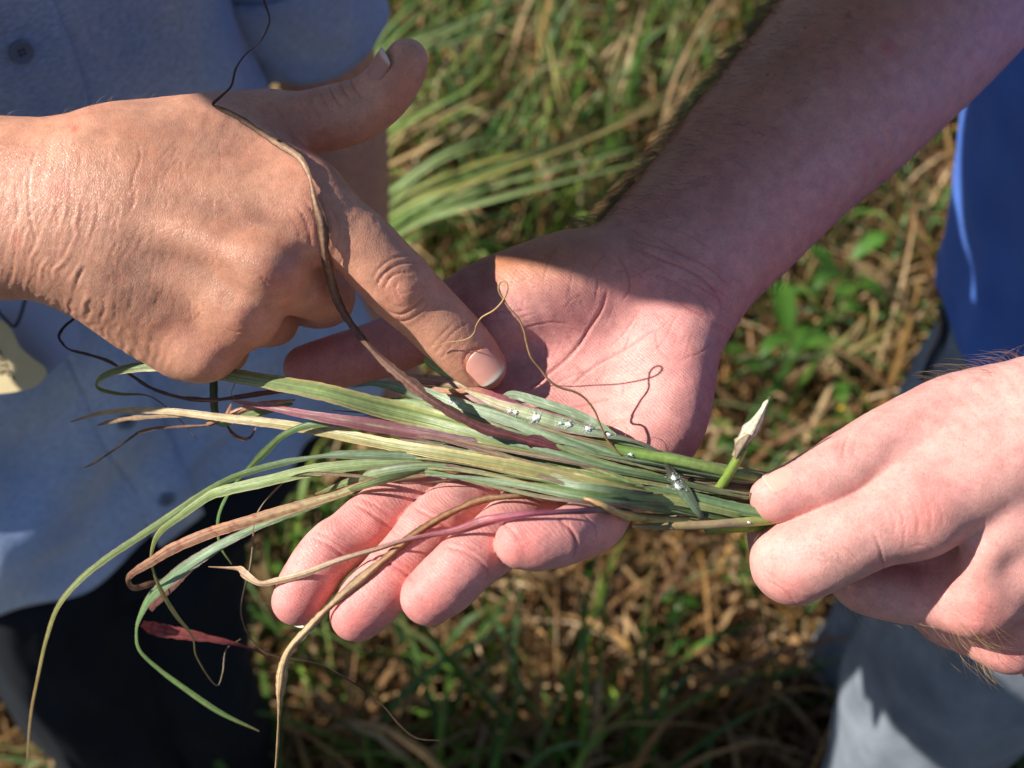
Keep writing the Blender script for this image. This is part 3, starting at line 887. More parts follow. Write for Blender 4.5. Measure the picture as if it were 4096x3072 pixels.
OPEN = build_open_hand()
POINT = build_pointing_hand()
PINCH = build_pinching_hand()
H_OPEN = height_map(OPEN[0]); H_POINT = height_map(POINT[0]); H_PINCH = height_map(PINCH[0])
# ------------------------------------------------------------------ the field
def ray(px, py):
    return (px - 2048.0) / FPX * RGT - (py - 1536.0) / FPX * UPV + FWD

def PW(px, py, D):
    """pixel at camera depth D (m) -> world"""
    return CAM + ray(px, py) * D

def on_height(px, py, h):
    r = ray(px, py)
    return CAM + r * ((h - CAM[2]) / r[2])

def soil_material():
    m, n, l, b = new_mat("soil")
    tc = N(n, "ShaderNodeTexCoord")
    a = N(n, "ShaderNodeTexNoise"); a.inputs["Scale"].default_value = 9; a.inputs["Detail"].default_value = 8
    l.new(tc.outputs["Object"], a.inputs["Vector"])
    r = ramp(n, a.outputs[0], l, [(0.3, tuple(lin((28, 22, 16)))), (0.5, tuple(lin((50, 39, 28)))), (0.7, tuple(lin((80, 64, 44))))])
    l.new(r.outputs[0], b.inputs["Base Color"]); b.inputs["Roughness"].default_value = 1.0
    f = N(n, "ShaderNodeTexNoise"); f.inputs["Scale"].default_value = 60; f.inputs["Detail"].default_value = 6
    l.new(tc.outputs["Object"], f.inputs["Vector"])
    bp = N(n, "ShaderNodeBump"); bp.inputs["Distance"].default_value = 0.02
    l.new(f.outputs[0], bp.inputs["Height"]); l.new(bp.outputs[0], b.inputs["Normal"])
    return m

nx = 60
gx = np.concatenate([np.linspace(-120, -6, 8), np.linspace(-5, 5, 44), np.linspace(6, 120, 8)])
gy = np.concatenate([np.linspace(-60, -3, 6), np.linspace(-2, 8, 46), np.linspace(9, 200, 8)])
GX, GY = np.meshgrid(gx, gy)
gp = np.stack([GX.ravel(), GY.ravel(), np.zeros(GX.size)], 1)
gp[:, 2] = 0.02 * noise3(gp, 1.3, 71) + 0.01 * noise3(gp, 4.0, 72) - 0.02
ground = mesh_obj("ground", gp, grid_faces(len(gx), len(gy)), soil_material())
tag(ground, "bare brown soil under the field grass", None, None, "structure")

DRY = [lin(c) * np.array([0.78, 0.69, 0.62]) for c in ((196, 168, 124), (172, 140, 98), (138, 106, 72), (214, 192, 152), (110, 82, 56), (186, 150, 92))]
GRN = [lin(c) * np.array([0.60, 0.76, 0.66]) for c in ((88, 118, 44), (72, 104, 40), (112, 138, 56), (104, 134, 84), (58, 88, 36), (136, 150, 62))]

def field_grass(n, xr, yr, kind, seed):
    r = np.random.default_rng(seed)
    x = r.uniform(*xr, n); y = r.uniform(*yr, n)
    az = r.uniform(0, 2 * np.pi, n)
    P = np.stack([x, y, np.zeros(n)], 1)
    clump = noise3(P, 2.2, 81) * 0.6 + noise3(P, 5.0, 82) * 0.4
    if kind == "green":
        h = r.uniform(0.14, 0.44, n) * (1 + 0.55 * clump); L = r.uniform(0.08, 0.34, n)
        z0 = np.zeros(n); drop = r.uniform(0.0, 0.75, n)
        w = r.uniform(0.0022, 0.0062, n)
        pal = np.array(GRN); ci = r.integers(0, len(pal), n)
        col = pal[ci] * r.uniform(0.75, 1.2, n)[:, None]
        dryt = (r.random(n) < 0.22)
        col[dryt] = np.array(DRY)[r.integers(0, 6, n)][dryt]
        keep = r.random(n) < np.clip(0.55 + 0.9 * clump + 0.45 * (y - 1.2), 0.06, 1)
    elif kind == "standing_dry":
        h = r.uniform(0.10, 0.40, n) * (1 + 0.4 * clump); L = r.uniform(0.05, 0.30, n); z0 = np.zeros(n); drop = r.uniform(0.2, 0.9, n)
        w = r.uniform(0.0018, 0.0055, n)
        col = np.array(DRY)[r.integers(0, 6, n)] * r.uniform(0.7, 1.1, n)[:, None]
        keep = r.random(n) < np.clip(.35 + .4 * (y - .5), .25, .9)
    else:
        h = r.uniform(0.0, 0.05, n); L = r.uniform(0.04, 0.22, n); z0 = r.uniform(0.0, 0.09, n); drop = r.uniform(0, 1.0, n)
        w = r.uniform(0.002, 0.0065, n)
        col = np.array(DRY)[r.integers(0, 6, n)] * r.uniform(0.55, 1.1, n)[:, None]
        keep = np.ones(n, bool)
    P, az, h, L, z0, drop, w, col = [a[keep] for a in (P, az, h, L, z0, drop, w, col)]
    n = len(P)
    t = np.linspace(0, 1, 6)
    d = np.stack([np.cos(az), np.sin(az), np.zeros(n)], 1)
    bend = r.normal(0, 0.25, n)
    side = np.stack([-np.sin(az), np.cos(az), np.zeros(n)], 1)
    zz = z0[:, None] + h[:, None] * (2 * t - (1 + drop[:, None]) * t * t * 0.9)[:]
    ctr = P[:, None] + d[:, None] * (L[:, None] * t ** 1.25)[..., None] + side[:, None] * ((bend * L)[:, None] * t ** 2)[..., None]
    ctr[..., 2] += zz
    wid = w[:, None] * np.array([0.75, 1, 1, 0.85, 0.55, 0.08])
    tw = r.uniform(-1.2, 1.2, n)[:, None] * t + r.uniform(-0.7, 0.7, n)[:, None]
    off = side[:, None] * np.cos(tw)[..., None] + np.array([0, 0, 1.0]) * np.sin(tw)[..., None]
    V = np.stack([ctr - off * wid[..., None], ctr + off * wid[..., None]], 2).reshape(-1, 3)
    base = np.arange(n)[:, None] * 12
    k = np.arange(5)[None] * 2
    Fq = np.stack([base + k, base + k + 1, base + k + 3, base + k + 2], -1).reshape(-1, 4)
    tipc = np.array(DRY[1])[None]
    mixk = (np.clip((t - 0.6) / 0.4, 0, 1)[None] * r.uniform(0, 0.8, n)[:, None])
    cc = col[:, None] * (1 - mixk[..., None]) + tipc * mixk[..., None]
    cc = np.repeat(cc[:, :, None], 2, 2).reshape(-1, 3)
    return V, Fq, cc

def field_object(name, label, cat, batches):
    mb = MB()
    for b in batches:
        mb.add(*field_grass(*b))
    o = mb.build(name, M_FIELD)
    tag(o, label, cat, None, "stuff")
field_object("dry_litter", "tan and brown dead grass lying on the soil", "dead grass",
             [(30000, (-1.9, 2.1), (0.1, 3.4), "litter", 1), (9000, (-3.2, 3.2), (3.3, 6.5), "litter", 2)])
field_object("standing_dry_grass", "dry straw-coloured grass standing among the green", "dry grass",
             [(26000, (-1.9, 2.1), (0.1, 3.4), "standing_dry", 3), (5000, (-3.2, 3.2), (3.3, 6.5), "standing_dry", 4)])
field_object("field_grass", "green field grass growing behind the people", "grass",
             [(27000, (-1.9, 2.1), (0.1, 3.4), "green", 5), (9000, (-3.2, 3.2), (3.3, 6.5), "green", 6)])

def world_ribbon(P, W, cols, up=(0, -0.6, 0.8), across=5, fold=0.25):
    """arched leaf in world metres"""
    P = catmull(np.asarray(P, float), 8)
    n = len(P); t = np.linspace(0, 1, n)
    w = np.interp(t, np.linspace(0, 1, len(W)), W)
    Tt = frames(P)
    A = np.cross(Tt, np.asarray(up, float)); A /= np.linalg.norm(A, axis=1, keepdims=True) + 1e-9
    Nn = np.cross(A, Tt)
    u = np.linspace(-1, 1, across)
    V = P[:, None] + A[:, None] * (u[None, :, None] * w[:, None, None] / 2) + Nn[:, None] * (np.abs(u)[None, :, None] * (w * fold / 2)[:, None, None])
    cs = np.asarray(cols, float)
    tt = np.linspace(0, 1, len(cs))
    c = np.stack([np.interp(t, tt, cs[:, k]) for k in range(3)], 1)
    c = np.repeat(c[:, None], across, 1) * (0.92 + 0.16 * (1 - np.abs(u))[None, :, None])
    uv = np.stack([np.broadcast_to((u + 1) / 2, (n, across)), np.broadcast_to(t[:, None], (n, across))], -1)
    return V.reshape(-1, 3), grid_faces(across, n), c.reshape(-1, 3), uv.reshape(-1, 2)

# long leaves that stand out of the grass
def tuft(name, label, base, rows, cat="grass tuft"):
    r = np.random.default_rng(len(label))
    root = empty(name, base)
    for pts, w, cols in rows:
        for k in range(3):
            jit = np.cumsum(r.normal(0, 26, (len(pts), 2)), axis=0) if k else np.zeros((len(pts), 2))
            P = [PW(p[0] + d[0], p[1] + d[1], p[2] + (0.03 * k)) for p, d in zip(pts, jit)]
            V, Fq, c, uv = world_ribbon(P, np.array(w) * (.62 if k == 0 else r.uniform(.3, .55)), [lin(q) * .8 for q in cols], fold=.5)
            mesh_obj("blade", V, Fq, M_FIELD, root, c, True, uv)
    tag(root, label, cat)
    return root
G1 = (108, 138, 62); G2 = (128, 152, 84); G3 = (146, 164, 104); Y1 = (176, 168, 92); T1 = (194, 164, 116); T2 = (168, 134, 92)
tuft("grass_tuft", "clump of long pale green leaves behind the pointing finger", (-0.33, 1.30, 0.0), [
    ([(1250, 1700, 2.0), (1400, 1150, 1.75), (1620, 920, 1.55), (2000, 790, 1.48), (2600, 640, 1.5)], (.006, .012, .016, .014, .003), (G1, G2, G3, G3)),
    ([(1230, 1700, 2.0), (1330, 1200, 1.75), (1540, 880, 1.55), (1900, 720, 1.5), (2330, 560, 1.55), (2700, 380, 1.62)], (.006, .012, .014, .012, .003), (G1, G2, Y1, T1)),
    ([(1260, 1700, 2.0), (1360, 1250, 1.8), (1500, 960, 1.6), (1750, 780, 1.52), (2050, 640, 1.52), (2300, 560, 1.6)], (.006, .014, .017, .013, .003), (G1, G1, G2, G3)),
    ([(1250, 1700, 2.0), (1330, 1180, 1.75), (1420, 760, 1.55), (1560, 560, 1.5), (1700, 480, 1.5)], (.006, .012, .013, .010, .002), (G1, G2, Y1, T1)),
    ([(1240, 1700, 2.0), (1300, 1200, 1.8), (1440, 900, 1.6), (1640, 700, 1.5), (1900, 560, 1.5), (2200, 540, 1.6)], (.006, .011, .014, .012, .003), (G1, G2, G3, G2)),
    ([(1260, 1700, 2.0), (1450, 1150, 1.75), (1640, 960, 1.6), (1860, 880, 1.55), (2120, 870, 1.6)], (.006, .012, .014, .010, .003), (G1, G2, G1, G2)),
])
tuft("grass_tuft", "clump of long yellow-green leaves beside the raised thumb", (-0.30, 1.75, 0.0), [
    ([(1300, 900, 2.25), (1310, 550, 1.95), (1400, 270, 1.75), (1640, 170, 1.7), (1960, 40, 1.75), (2150, -30, 1.8)], (.006, .014, .018, .015, .004), (G1, G2, G3, G2)),
    ([(1310, 900, 2.25), (1340, 560, 1.95), (1420, 330, 1.75), (1560, 160, 1.7), (1750, 0, 1.75), (1850, -80, 1.8)], (.006, .014, .017, .012, .004), (G1, G1, G2, Y1)),
    ([(1320, 900, 2.25), (1420, 650, 2.0), (1640, 480, 1.8), (1900, 330, 1.75), (2060, 120, 1.8)], (.006, .012, .013, .010, .003), (G1, G2, G1, Y1)),
    ([(1330, 900, 2.25), (1500, 700, 2.0), (1700, 590, 1.85), (1900, 470, 1.8), (2060, 400, 1.8)], (.005, .010, .012, .010, .003), (T2, T1, T1, T2)),
    ([(1340, 900, 2.25), (1600, 760, 2.1), (1860, 700, 1.95), (2040, 450, 1.85), (2120, 200, 1.85)], (.006, .013, .015, .010, .003), (G1, G2, G1, G2)),
    ([(1340, 920, 2.25), (1380, 740, 2.1), (1500, 600, 1.95), (1640, 420, 1.85), (1760, 300, 1.85)], (.005, .010, .012, .008, .003), (G1, G1, G2, Y1)),
])
tuft("straw_tuft", "clump of bent straw-coloured stalks behind the bare forearm", (0.30, 1.62, 0.0), [
    ([(2500, 1100, 2.2), (2600, 700, 1.95), (2680, 350, 1.85), (2800, 100, 1.85), (2900, -60, 1.9)], (.008, .012, .014, .012, .006), (T1, T1, T2, T1)),
    ([(2450, 1100, 2.2), (2420, 700, 2.0), (2440, 380, 1.9), (2500, 120, 1.9)], (.006, .009, .009, .004), (G1, G2, T1)),
    ([(2480, 1100, 2.2), (2360, 800, 2.0), (2250, 480, 1.9), (2200, 200, 1.9), (2180, 20, 2.0)], (.006, .010, .011, .008, .003), (T2, T1, Y1, G2)),
    ([(3480, 1600, 2.0), (3650, 1300, 1.8), (3560, 1130, 1.72), (3420, 1040, 1.7)], (.008, .012, .012, .006), (T2, T1, T1)),
    ([(3100, 1700, 2.05), (3200, 1500, 1.9), (3420, 1390, 1.85), (3600, 1290, 1.85)], (.007, .012, .012, .004), (T2, T1, Y1)),
    ([(3040, 1650, 2.05), (3130, 1530, 1.9), (3300, 1420, 1.85), (3440, 1290, 1.85)], (.010, .016, .016, .008), (T2, T1, T1)),
], "dry grass")
tuft("straw_tuft", "bundle of fallen straw lying on the ground below the fingertips", (-0.10, 0.72, 0.0), [
    ([(1500, 2350, 1.85), (1640, 2560, 1.8), (1760, 2780, 1.78), (1830, 2960, 1.78)], (.010, .020, .022, .010), (T2, T1, T1)),
    ([(1560, 2400, 1.86), (1690, 2600, 1.82), (1790, 2750, 1.8)], (.008, .014, .008), (T1, T1, T2)),
    ([(2330, 2020, 1.95), (2150, 2250, 1.9), (2000, 2420, 1.88)], (.006, .012, .005), (T2, T1, T2)),
    ([(2480, 2120, 1.9), (2430, 2330, 1.87), (2415, 2550, 1.86)], (.008, .014, .010), (G1, G2, G1)),
    ([(1000, 2750, 1.85), (1120, 2600, 1.83), (1330, 2480, 1.82)], (.005, .010, .005), (T2, T2, T1)),
], "dry grass")

# broad-leaved weeds
def weed(label, base, leaves, seed, flower=False):
    r = np.random.default_rng(seed)
    root = empty("broadleaf_weed", base)
    base = np.asarray(base, float)
    top = base + np.array([0.02, -0.01, leaves[0]])
    sv, sf = tube_quads(catmull(np.array([base, base * 0.5 + top * 0.5 + [0.012, 0, 0], top]), 6), 0.0022, 6)
    mesh_obj("stem", sv, sf, M_WEED, root, lin((92, 112, 52)))
    k = leaves[1]
    for i in range(k):
        f = 0.25 + 0.75 * (i + 0.5) / k
        p0 = base * (1 - f) + top * f
        az = i * 2.4 + r.uniform(-.5, .5)
        L = leaves[2] * r.uniform(.7, 1.15); el = r.uniform(0.1, 0.8)
        d = np.array([math.cos(az) * math.cos(el), math.sin(az) * math.cos(el), math.sin(el)])
        pts = [p0, p0 + d * L * 0.35 + [0, 0, .006], p0 + d * L * 0.72, p0 + d * L - [0, 0, L * 0.25]]
        g = lin((72, 112, 38)) * r.uniform(.6, 1.1)
        W = np.array([.02, .75, 1, .7, .04]) * L * leaves[3]
        V, Fq, c, uv = world_ribbon(pts, W, [g, g * 1.08, g * 1.12], (0, 0, 1), 5, 0.2)
        mesh_obj("leaf", V, Fq, M_WEED, root, c, True, uv)
    if flower:
        for j in range(5):
            a = j * 2 * math.pi / 5
            d = np.array([math.cos(a), math.sin(a), .3]) * 0.007
            V, Fq, c, uv = world_ribbon([top, top + d * .6, top + d], np.array([.3, 1, .3]) * .006, [lin((238, 196, 30))] * 2, (0, 0, 1), 3, 0.1)
            mesh_obj("petal", V, Fq, M_WEED, root, c, True, uv)
    tag(root, label, "weed", "broad-leaved weeds in the grass")
def wbase(px, py, h):
    p = on_height(px, py, h); return (p[0], p[1], 0.0)
weed("bright green leafy weed between the forearm and the jeans pocket", wbase(3330, 1080, .26), (0.30, 9, 0.10, 0.32), 1)
weed("leafy weed with drooping long leaves beside the wrist of the open hand", wbase(3120, 1330, .22), (0.24, 8, 0.13, 0.30), 2)
weed("small leafy weed touching the seam of the jeans", wbase(3480, 1200, .22), (0.24, 7, 0.08, 0.4), 3)
weed("low green weed with a yellow flower left of the curled fingers", wbase(2960, 2240, .10), (0.12, 8, 0.06, 0.6), 4, True)
weed("round-leaved weed on the ground under the grass stems", wbase(2640, 2440, .08), (0.10, 9, 0.055, 0.7), 5)
weed("small green weed under the heel of the open hand", wbase(2900, 1760, .15), (0.17, 8, 0.07, 0.5), 6)
weed("green weed with a yellow flower next to the jeans knee", wbase(3300, 1640, .18), (0.2, 7, 0.07, 0.45), 7, True)
weed("tiny weed seedling among the straw at the trouser leg", wbase(1150, 2560, .10), (0.12, 6, 0.05, 0.5), 8)
weed("low weed with two pale leaves on the shaded ground", wbase(2350, 2780, .06), (0.07, 6, 0.05, 0.6), 9)
# ------------------------------------------------------------------ people
def wtube(rows, flat=None, per=4):
    a = np.asarray(rows, float)
    return Tube(a[:, :3] * 1000, a[:, 3] * 1000, flat, per)

def loft(secs, nu=96, per=10, fold=None, power=2.3, th0=0.0, th1=2 * math.pi, off=0.0):
    """rows (x,y,z,half width,half depth,yaw deg): stacked rounded sections"""
    s = catmull(np.asarray(secs, float), per)
    full = abs(th1 - th0 - 2 * math.pi) < 1e-6
    th = np.linspace(th0, th1, nu, endpoint=not full)
    yaw = np.radians(s[:, 5])
    lat = np.stack([np.cos(yaw), np.sin(yaw), 0 * yaw], 1); fac = np.stack([np.sin(yaw), -np.cos(yaw), 0 * yaw], 1)
    c, sn = np.cos(th), np.sin(th)
    cs = np.sign(c) * np.abs(c) ** (2 / power); ss = np.sign(sn) * np.abs(sn) ** (2 / power)
    R = 1.0 + np.zeros((len(s), nu))
    TH, ZZ = np.meshgrid(th, s[:, 2])
    dr = fold(TH, ZZ) if fold else 0 * TH
    a = s[:, 3][:, None] + dr + off; b = s[:, 4][:, None] + dr + off
    V = s[:, None, :3] + lat[:, None] * (a * cs[None])[..., None] + fac[:, None] * (b * ss[None])[..., None]
    return V.reshape(-1, 3), grid_faces(nu, len(s), full)

def nz(TH, ZZ, su, sz, seed):
    P = np.stack([np.cos(TH).ravel() * su, np.sin(TH).ravel() * su, ZZ.ravel() * sz], 1)
    return noise3(P, 1.0, seed).reshape(TH.shape)

def cloth(name, V, Fq, mat, parent, thick=0.0012):
    o = mesh_obj(name, V, Fq, mat, parent)
    sm = o.modifiers.new("thickness", 'SOLIDIFY'); sm.thickness = thick; sm.offset = -1
    return o

def build_head(ctr, yaw, tilt):
    """head around ctr (m); yaw: direction faced; tilt: looking down. returns tubes and a hair body"""
    c = np.asarray(ctr, float)
    f = np.array([math.sin(yaw) * math.cos(tilt), -math.cos(yaw) * math.cos(tilt), -math.sin(tilt)])
    s = np.array([math.cos(yaw), math.sin(yaw), 0.0]); u = np.cross(f, s) * -1
    u = np.cross(s, f); u = u if u[2] > 0 else -u
    q = lambda a, b, d: c + f * a + s * b + u * d
    ts = [wtube([(*q(-.022, 0, .03), .083), (*q(.015, 0, .03), .08)], (s, .88)),
          wtube([(*q(.03, 0, .02), .068), (*q(.035, 0, -.06), .052), (*q(.05, 0, -.098), .026)], (s, .9)),
          wtube([(*q(.094, 0, .012), .009), (*q(.112, 0, -.022), .0125), (*q(.098, 0, -.034), .012)]),
          wtube([(*q(.086, -.03, .022), .010), (*q(.09, 0, .026), .010), (*q(.086, .03, .022), .010)]),
          wtube([(*q(.078, -.022, -.062), .008), (*q(.09, 0, -.062), .010), (*q(.078, .022, -.062), .008)])]
    ears = [wtube([(*q(-.005, k * .076, .012), .016), (*q(-.008, k * .08, -.018), .011)], (s, .45)) for k in (-1, 1)]
    eyes = [q(.083, -.031, .002), q(.083, .031, .002)]
    hair = [wtube([(*q(-.035, 0, .045), .086), (*q(.012, 0, .062), .075)], (s, .92)), wtube([(*q(-.06, 0, -.02), .065), (*q(-.03, 0, .03), .085)], (s, .95))]
    return ts, ears, eyes, hair, q

def coarse_body(core, fingers, vox):
    b = Body(); b.k = 45
    for t, k in core: b.add(t, k)
    for t, k in fingers: b.finger(t, k)
    lo, hi = b.bounds()
    V, Fq = mesh_sdf(b, lo, hi, vox)
    return smooth_mesh(V, Fq, 2) / 1000.0, Fq

Tube_d0 = Tube.d
Tube.d = lambda self, P, pad=60.0: Tube_d0(self, P, pad)      # bodies blend over wider distances

def join(parts):
    V = np.vstack([p[0] for p in parts]); o = 0; F2 = []
    for p in parts:
        F2.append(p[1] + o); o += len(p[0])
    return V, np.vstack(F2), np.vstack([p[2] for p in parts])

def cw(px, py, z): return C2W(C(px, py, z))

def cdir(v): return RGT * v[0] + UPV * v[1] - FWD * v[2]
def arm_from_hand(rows, flat, shrink=0.25):
    """the same forearm as the hand's own mesh, a hair thinner, so that the two join without a step"""
    a = np.asarray(rows, float)
    return Tube(C2W(C(a[:, 0], a[:, 1], a[:, 2])) * 1000, a[:, 3] - shrink, (cdir(flat[0]), flat[1]), 4)

def simple_hand(w, d, down):
    """relaxed hand at wrist w, fingers along d"""
    w = np.asarray(w, float); d = np.asarray(d, float) / np.linalg.norm(d); s = np.cross(d, down); s /= np.linalg.norm(s); n = np.cross(s, d)
    palm = [wtube([(*(w + s * k * .016), .016), (*(w + d * .085 + s * k * .022), .013)]) for k in (-1, -.33, .33, 1)]
    fg = []
    for k, L in ((-1, .07), (-.33, .085), (.33, .09), (1, .08)):
        a = w + d * .085 + s * k * .022
        fg.append(wtube([(*a, .0105), (*(a + d * L * .45 + n * .006), .0095), (*(a + d * L * .75 + n * .02), .0088), (*(a + d * L * .95 + n * .038), .0078)]))
    fg.append(wtube([(*(w + d * .02 + s * .02), .015), (*(w + d * .06 + s * .042 + n * .01), .012), (*(w + d * .10 + s * .048 + n * .02), .0095)]))
    return palm, fg

def shoe(parent, x, y, yaw, mat):
    f = np.array([math.sin(yaw), -math.cos(yaw), 0]); s = np.array([math.cos(yaw), math.sin(yaw), 0])
    rows = [(-.09, .030, .045), (-.07, .040, .075), (-.02, .042, .085), (.05, .047, .065), (.12, .05, .045), (.17, .042, .035), (.195, .02, .025)]
    th = np.linspace(0, 2 * math.pi, 20, endpoint=False); V = []
    for a, w, hgt in rows:
        c = np.array([x, y, 0.0]) + f * a
        for t in th:
            V.append(c + s * w * math.cos(t) + np.array([0, 0, 1]) * (0.012 + hgt * max(0, math.sin(t)) + (0 if math.sin(t) >= 0 else 0.012 * math.sin(t))))
    V = np.array(V); Fq = grid_faces(20, len(rows), True)
    mesh_obj("shoe", V, Fq, mat, parent)
M_SHOE = cloth_material("boot_leather", lin((70, 50, 34)), lin((92, 68, 46)), 300, .6, 0)

# ---------------- person with the pointing hand
YA = 35.0
PA = empty("person", (-0.36, 0.62, 0.0))
fA = np.array([math.sin(math.radians(YA)), -math.cos(math.radians(YA)), 0]); sA = np.array([math.cos(math.radians(YA)), math.sin(math.radians(YA)), 0])
HEAD_A = np.array([-0.34, 0.475, 1.59])
ht, ears, eyesA, hairA, qA = build_head(HEAD_A, math.radians(24), 0.75)
shR = np.array([-0.49, 0.47, 1.415]); shL = np.array([-0.215, 0.70, 1.42])
elbR = cw(-2350, 930, 0); 
core = [(wtube([(-.335, .615, .97, .12), (-.35, .608, 1.12, .12), (-.352, .60, 1.30, .115)], (fA, .6)), 20),
        (wtube([(*(shR + [0.03, 0.01, -.02]), .034), (-.352, .59, 1.40, .045), (*(shL + [-.02, -.01, -.02]), .034)]), 20),
        (wtube([(-.352, .57, 1.45, .055), (-.351, .54, 1.50, .054), (-.35, .51, 1.54, .055)]), 30)]
core += [(t, 12) for t in ht] + [(t, 6) for t in ears]
armR = wtube([(*shR, .050), (*(shR * .5 + elbR * .5 + np.array([-.015, 0, -.005])), .045), (*elbR, .041)])
foreR = arm_from_hand([(-2350, 930, 0, 43), (-1500, 880, 18, 42), (-700, 845, 28, 37), (0, 833, 31, 33.8), (280, 845, 32, 30)], (BACK_N, .72))
elL = np.array([-0.150, 0.755, 1.12]); wrL = np.array([-0.150, 0.715, 0.86])
armL = wtube([(*shL, .044), (*(shL * .5 + elL * .5), .046), (*elL, .040), (*(elL * .65 + wrL * .35), .041), (*(elL * .2 + wrL * .8), .031), (*wrL, .028)])
palmL, fgL = simple_hand(wrL, wrL - elL + np.array([0, -.02, -.05]), np.array([0, 0.3, 0.1]))
fing = [([armR, foreR], 25), ([armL], 25), (palmL, 12)] + [([f], 6) for f in fgL]
VA, FA = coarse_body(core, fing, 4.0)
cA = np.column_stack([np.repeat(lin((212, 154, 126))[None], len(VA), 0) * (1 + 0.08 * noise3(VA, 40, 51))[:, None], np.zeros(len(VA))])
bodyA = join([(VA, FA, cA), (C2W(POINT[0]), POINT[1], POINT[2])])
BODY_A = mesh_obj("body", bodyA[0], bodyA[1], M_SKIN_A, PA, bodyA[2])
tag(PA, "person in grey-blue shirt and dark trousers pointing an index finger at the grass", "person")

def hair_cap(tubes, col, parent):
    b = Body()
    for t in tubes: b.add(t, 20)
    lo, hi = b.bounds(); V, Fq = mesh_sdf(b, lo, hi, 4.0)
    Nn = vnormals(V, Fq); V = V + Nn * (2.5 * noise3(V, .06, 61) + 1.2 * noise3(V, .2, 62))[:, None]
    o = mesh_obj("head_hair", V / 1000, Fq, M_HAIR, parent, lin(col))
    return o
hair_cap(hairA, (92, 70, 50), PA)
# unseen hat above the frame, added so its brim shades forearm and palm
hc = np.array([-0.335, 0.472, 1.665])
prof = [(.0, .135), (.055, .132), (.085, .118), (.096, .080), (.096, .02), (.10, .004), (.13, -.002), (.17, -.006), (.194, -.008), (.195, -.011), (.17, -.009), (.10, 0), (.094, .0)]
th = np.linspace(0, 2 * np.pi, 64, endpoint=False)
HV = np.array([hc + [max(r, .002) * math.cos(t), max(r, .002) * math.sin(t), h + (.006 * math.sin(2 * t) if r > .11 else 0)] for r, h in prof for t in th])
mesh_obj("added_shade_hat", HV, grid_faces(64, len(prof), True), cloth_material("added_hat_straw", lin((190, 170, 130)), lin((206, 186, 146)), 500), PA)

def eye(parent, p, q):
    th, ph = np.meshgrid(np.linspace(0, 2 * np.pi, 16), np.linspace(0.01, np.pi - .01, 10))
    V = np.asarray(p) + 0.012 * np.stack([np.sin(ph) * np.cos(th), np.sin(ph) * np.sin(th), np.cos(ph)], -1).reshape(-1, 3)
    mesh_obj("eye", V, grid_faces(16, 10), M_NAIL, parent, lin((225, 220, 214)))
for p in eyesA: eye(PA, p, qA)

def foldA(TH, ZZ):
    d = 0.012 * nz(TH, ZZ, 1.3, 5, 91) + 0.009 * nz(TH + ZZ * 1.5, ZZ, 3.0, 9, 92) + 0.0028 * nz(TH, ZZ, 8, 14, 93)
    # pulls running outwards from the front
    d += 0.009 * np.sin(TH * 9 + ZZ * 55 + 3 * nz(TH, ZZ, 2, 6, 94)) * np.exp(-((TH - 1.57) / .8) ** 2) * np.clip((1.12 - ZZ) * 5, 0, 1)
    return d
secA = [(-.335, .615, .832, .232, .135, 38), (-.335, .615, .90, .225, .130, 38), (-.335, .61, .99, .205, .124, 38), (-.343, .605, 1.12, .18, .12, 38), (-.352, .597, 1.27, .18, .122, 44),
        (-.352, .587, 1.40, .176, .11, 44), (-.350, .577, 1.465, .12, .085, 42), (-.348, .56, 1.49, .068, .066, 40)]
Vs, Fs = loft(secA, 180, 16, foldA)
# the tail of the shirt curves up at the sides
zt = Vs[:, 2]; lowk = np.clip((.94 - zt) / .11, 0, 1)
rel = (Vs - np.array([-.335, .615, 0])) @ sA / .22
Vs[:, 2] += lowk * (.03 - .075 * np.clip(np.abs(rel), 0, 1) ** 1.6) + lowk * .006 * np.sin(rel * 14)
SH_A = cloth("shirt", Vs, Fs, M_SHIRT_A, PA)
# front edge with the buttonholes, lying over the other half
def front_pt(z, u, off):
    """point on the shirt front: u metres to the wearer's left of the middle"""
    s = catmull(np.asarray(secA, float), 16)
    x, y, a, b, yw = [np.interp(z, s[:, 2], s[:, k]) for k in (0, 1, 3, 4, 5)]
    yw = math.radians(yw); sl = np.array([math.cos(yw), math.sin(yw), 0]); fl = np.array([math.sin(yw), -math.cos(yw), 0])
    u = u - .03 * float(np.clip((1.25 - z) / .25, 0, 1))
    th = math.pi / 2 - u / a
    dr = foldA(np.array([[th % (2 * math.pi)]]), np.array([[z]]))[0, 0]
    a += dr + off; b += dr + off
    cs = np.sign(math.cos(th)) * abs(math.cos(th)) ** (2 / 2.3); ss = abs(math.sin(th)) ** (2 / 2.3)
    return np.array([x, y, 0]) + sl * a * cs + fl * b * ss + np.array([0, 0, z])
rows = []
zs = np.linspace(.838, 1.44, 70); us = np.linspace(-.021, .019, 9)
for z in zs:
    for u in us:
        edge = abs(u + .001) / .02
        rows.append(front_pt(z, u, .0045 + .0012 * (1 - edge ** 6) + .0015 * math.sin(z * 60) * (u > .012)))
PLK = cloth("placket", np.array(rows), grid_faces(len(us), len(zs)), M_SHIRT_A, SH_A, .002)
M_BUTTON = attr_material("button", .35, .5)
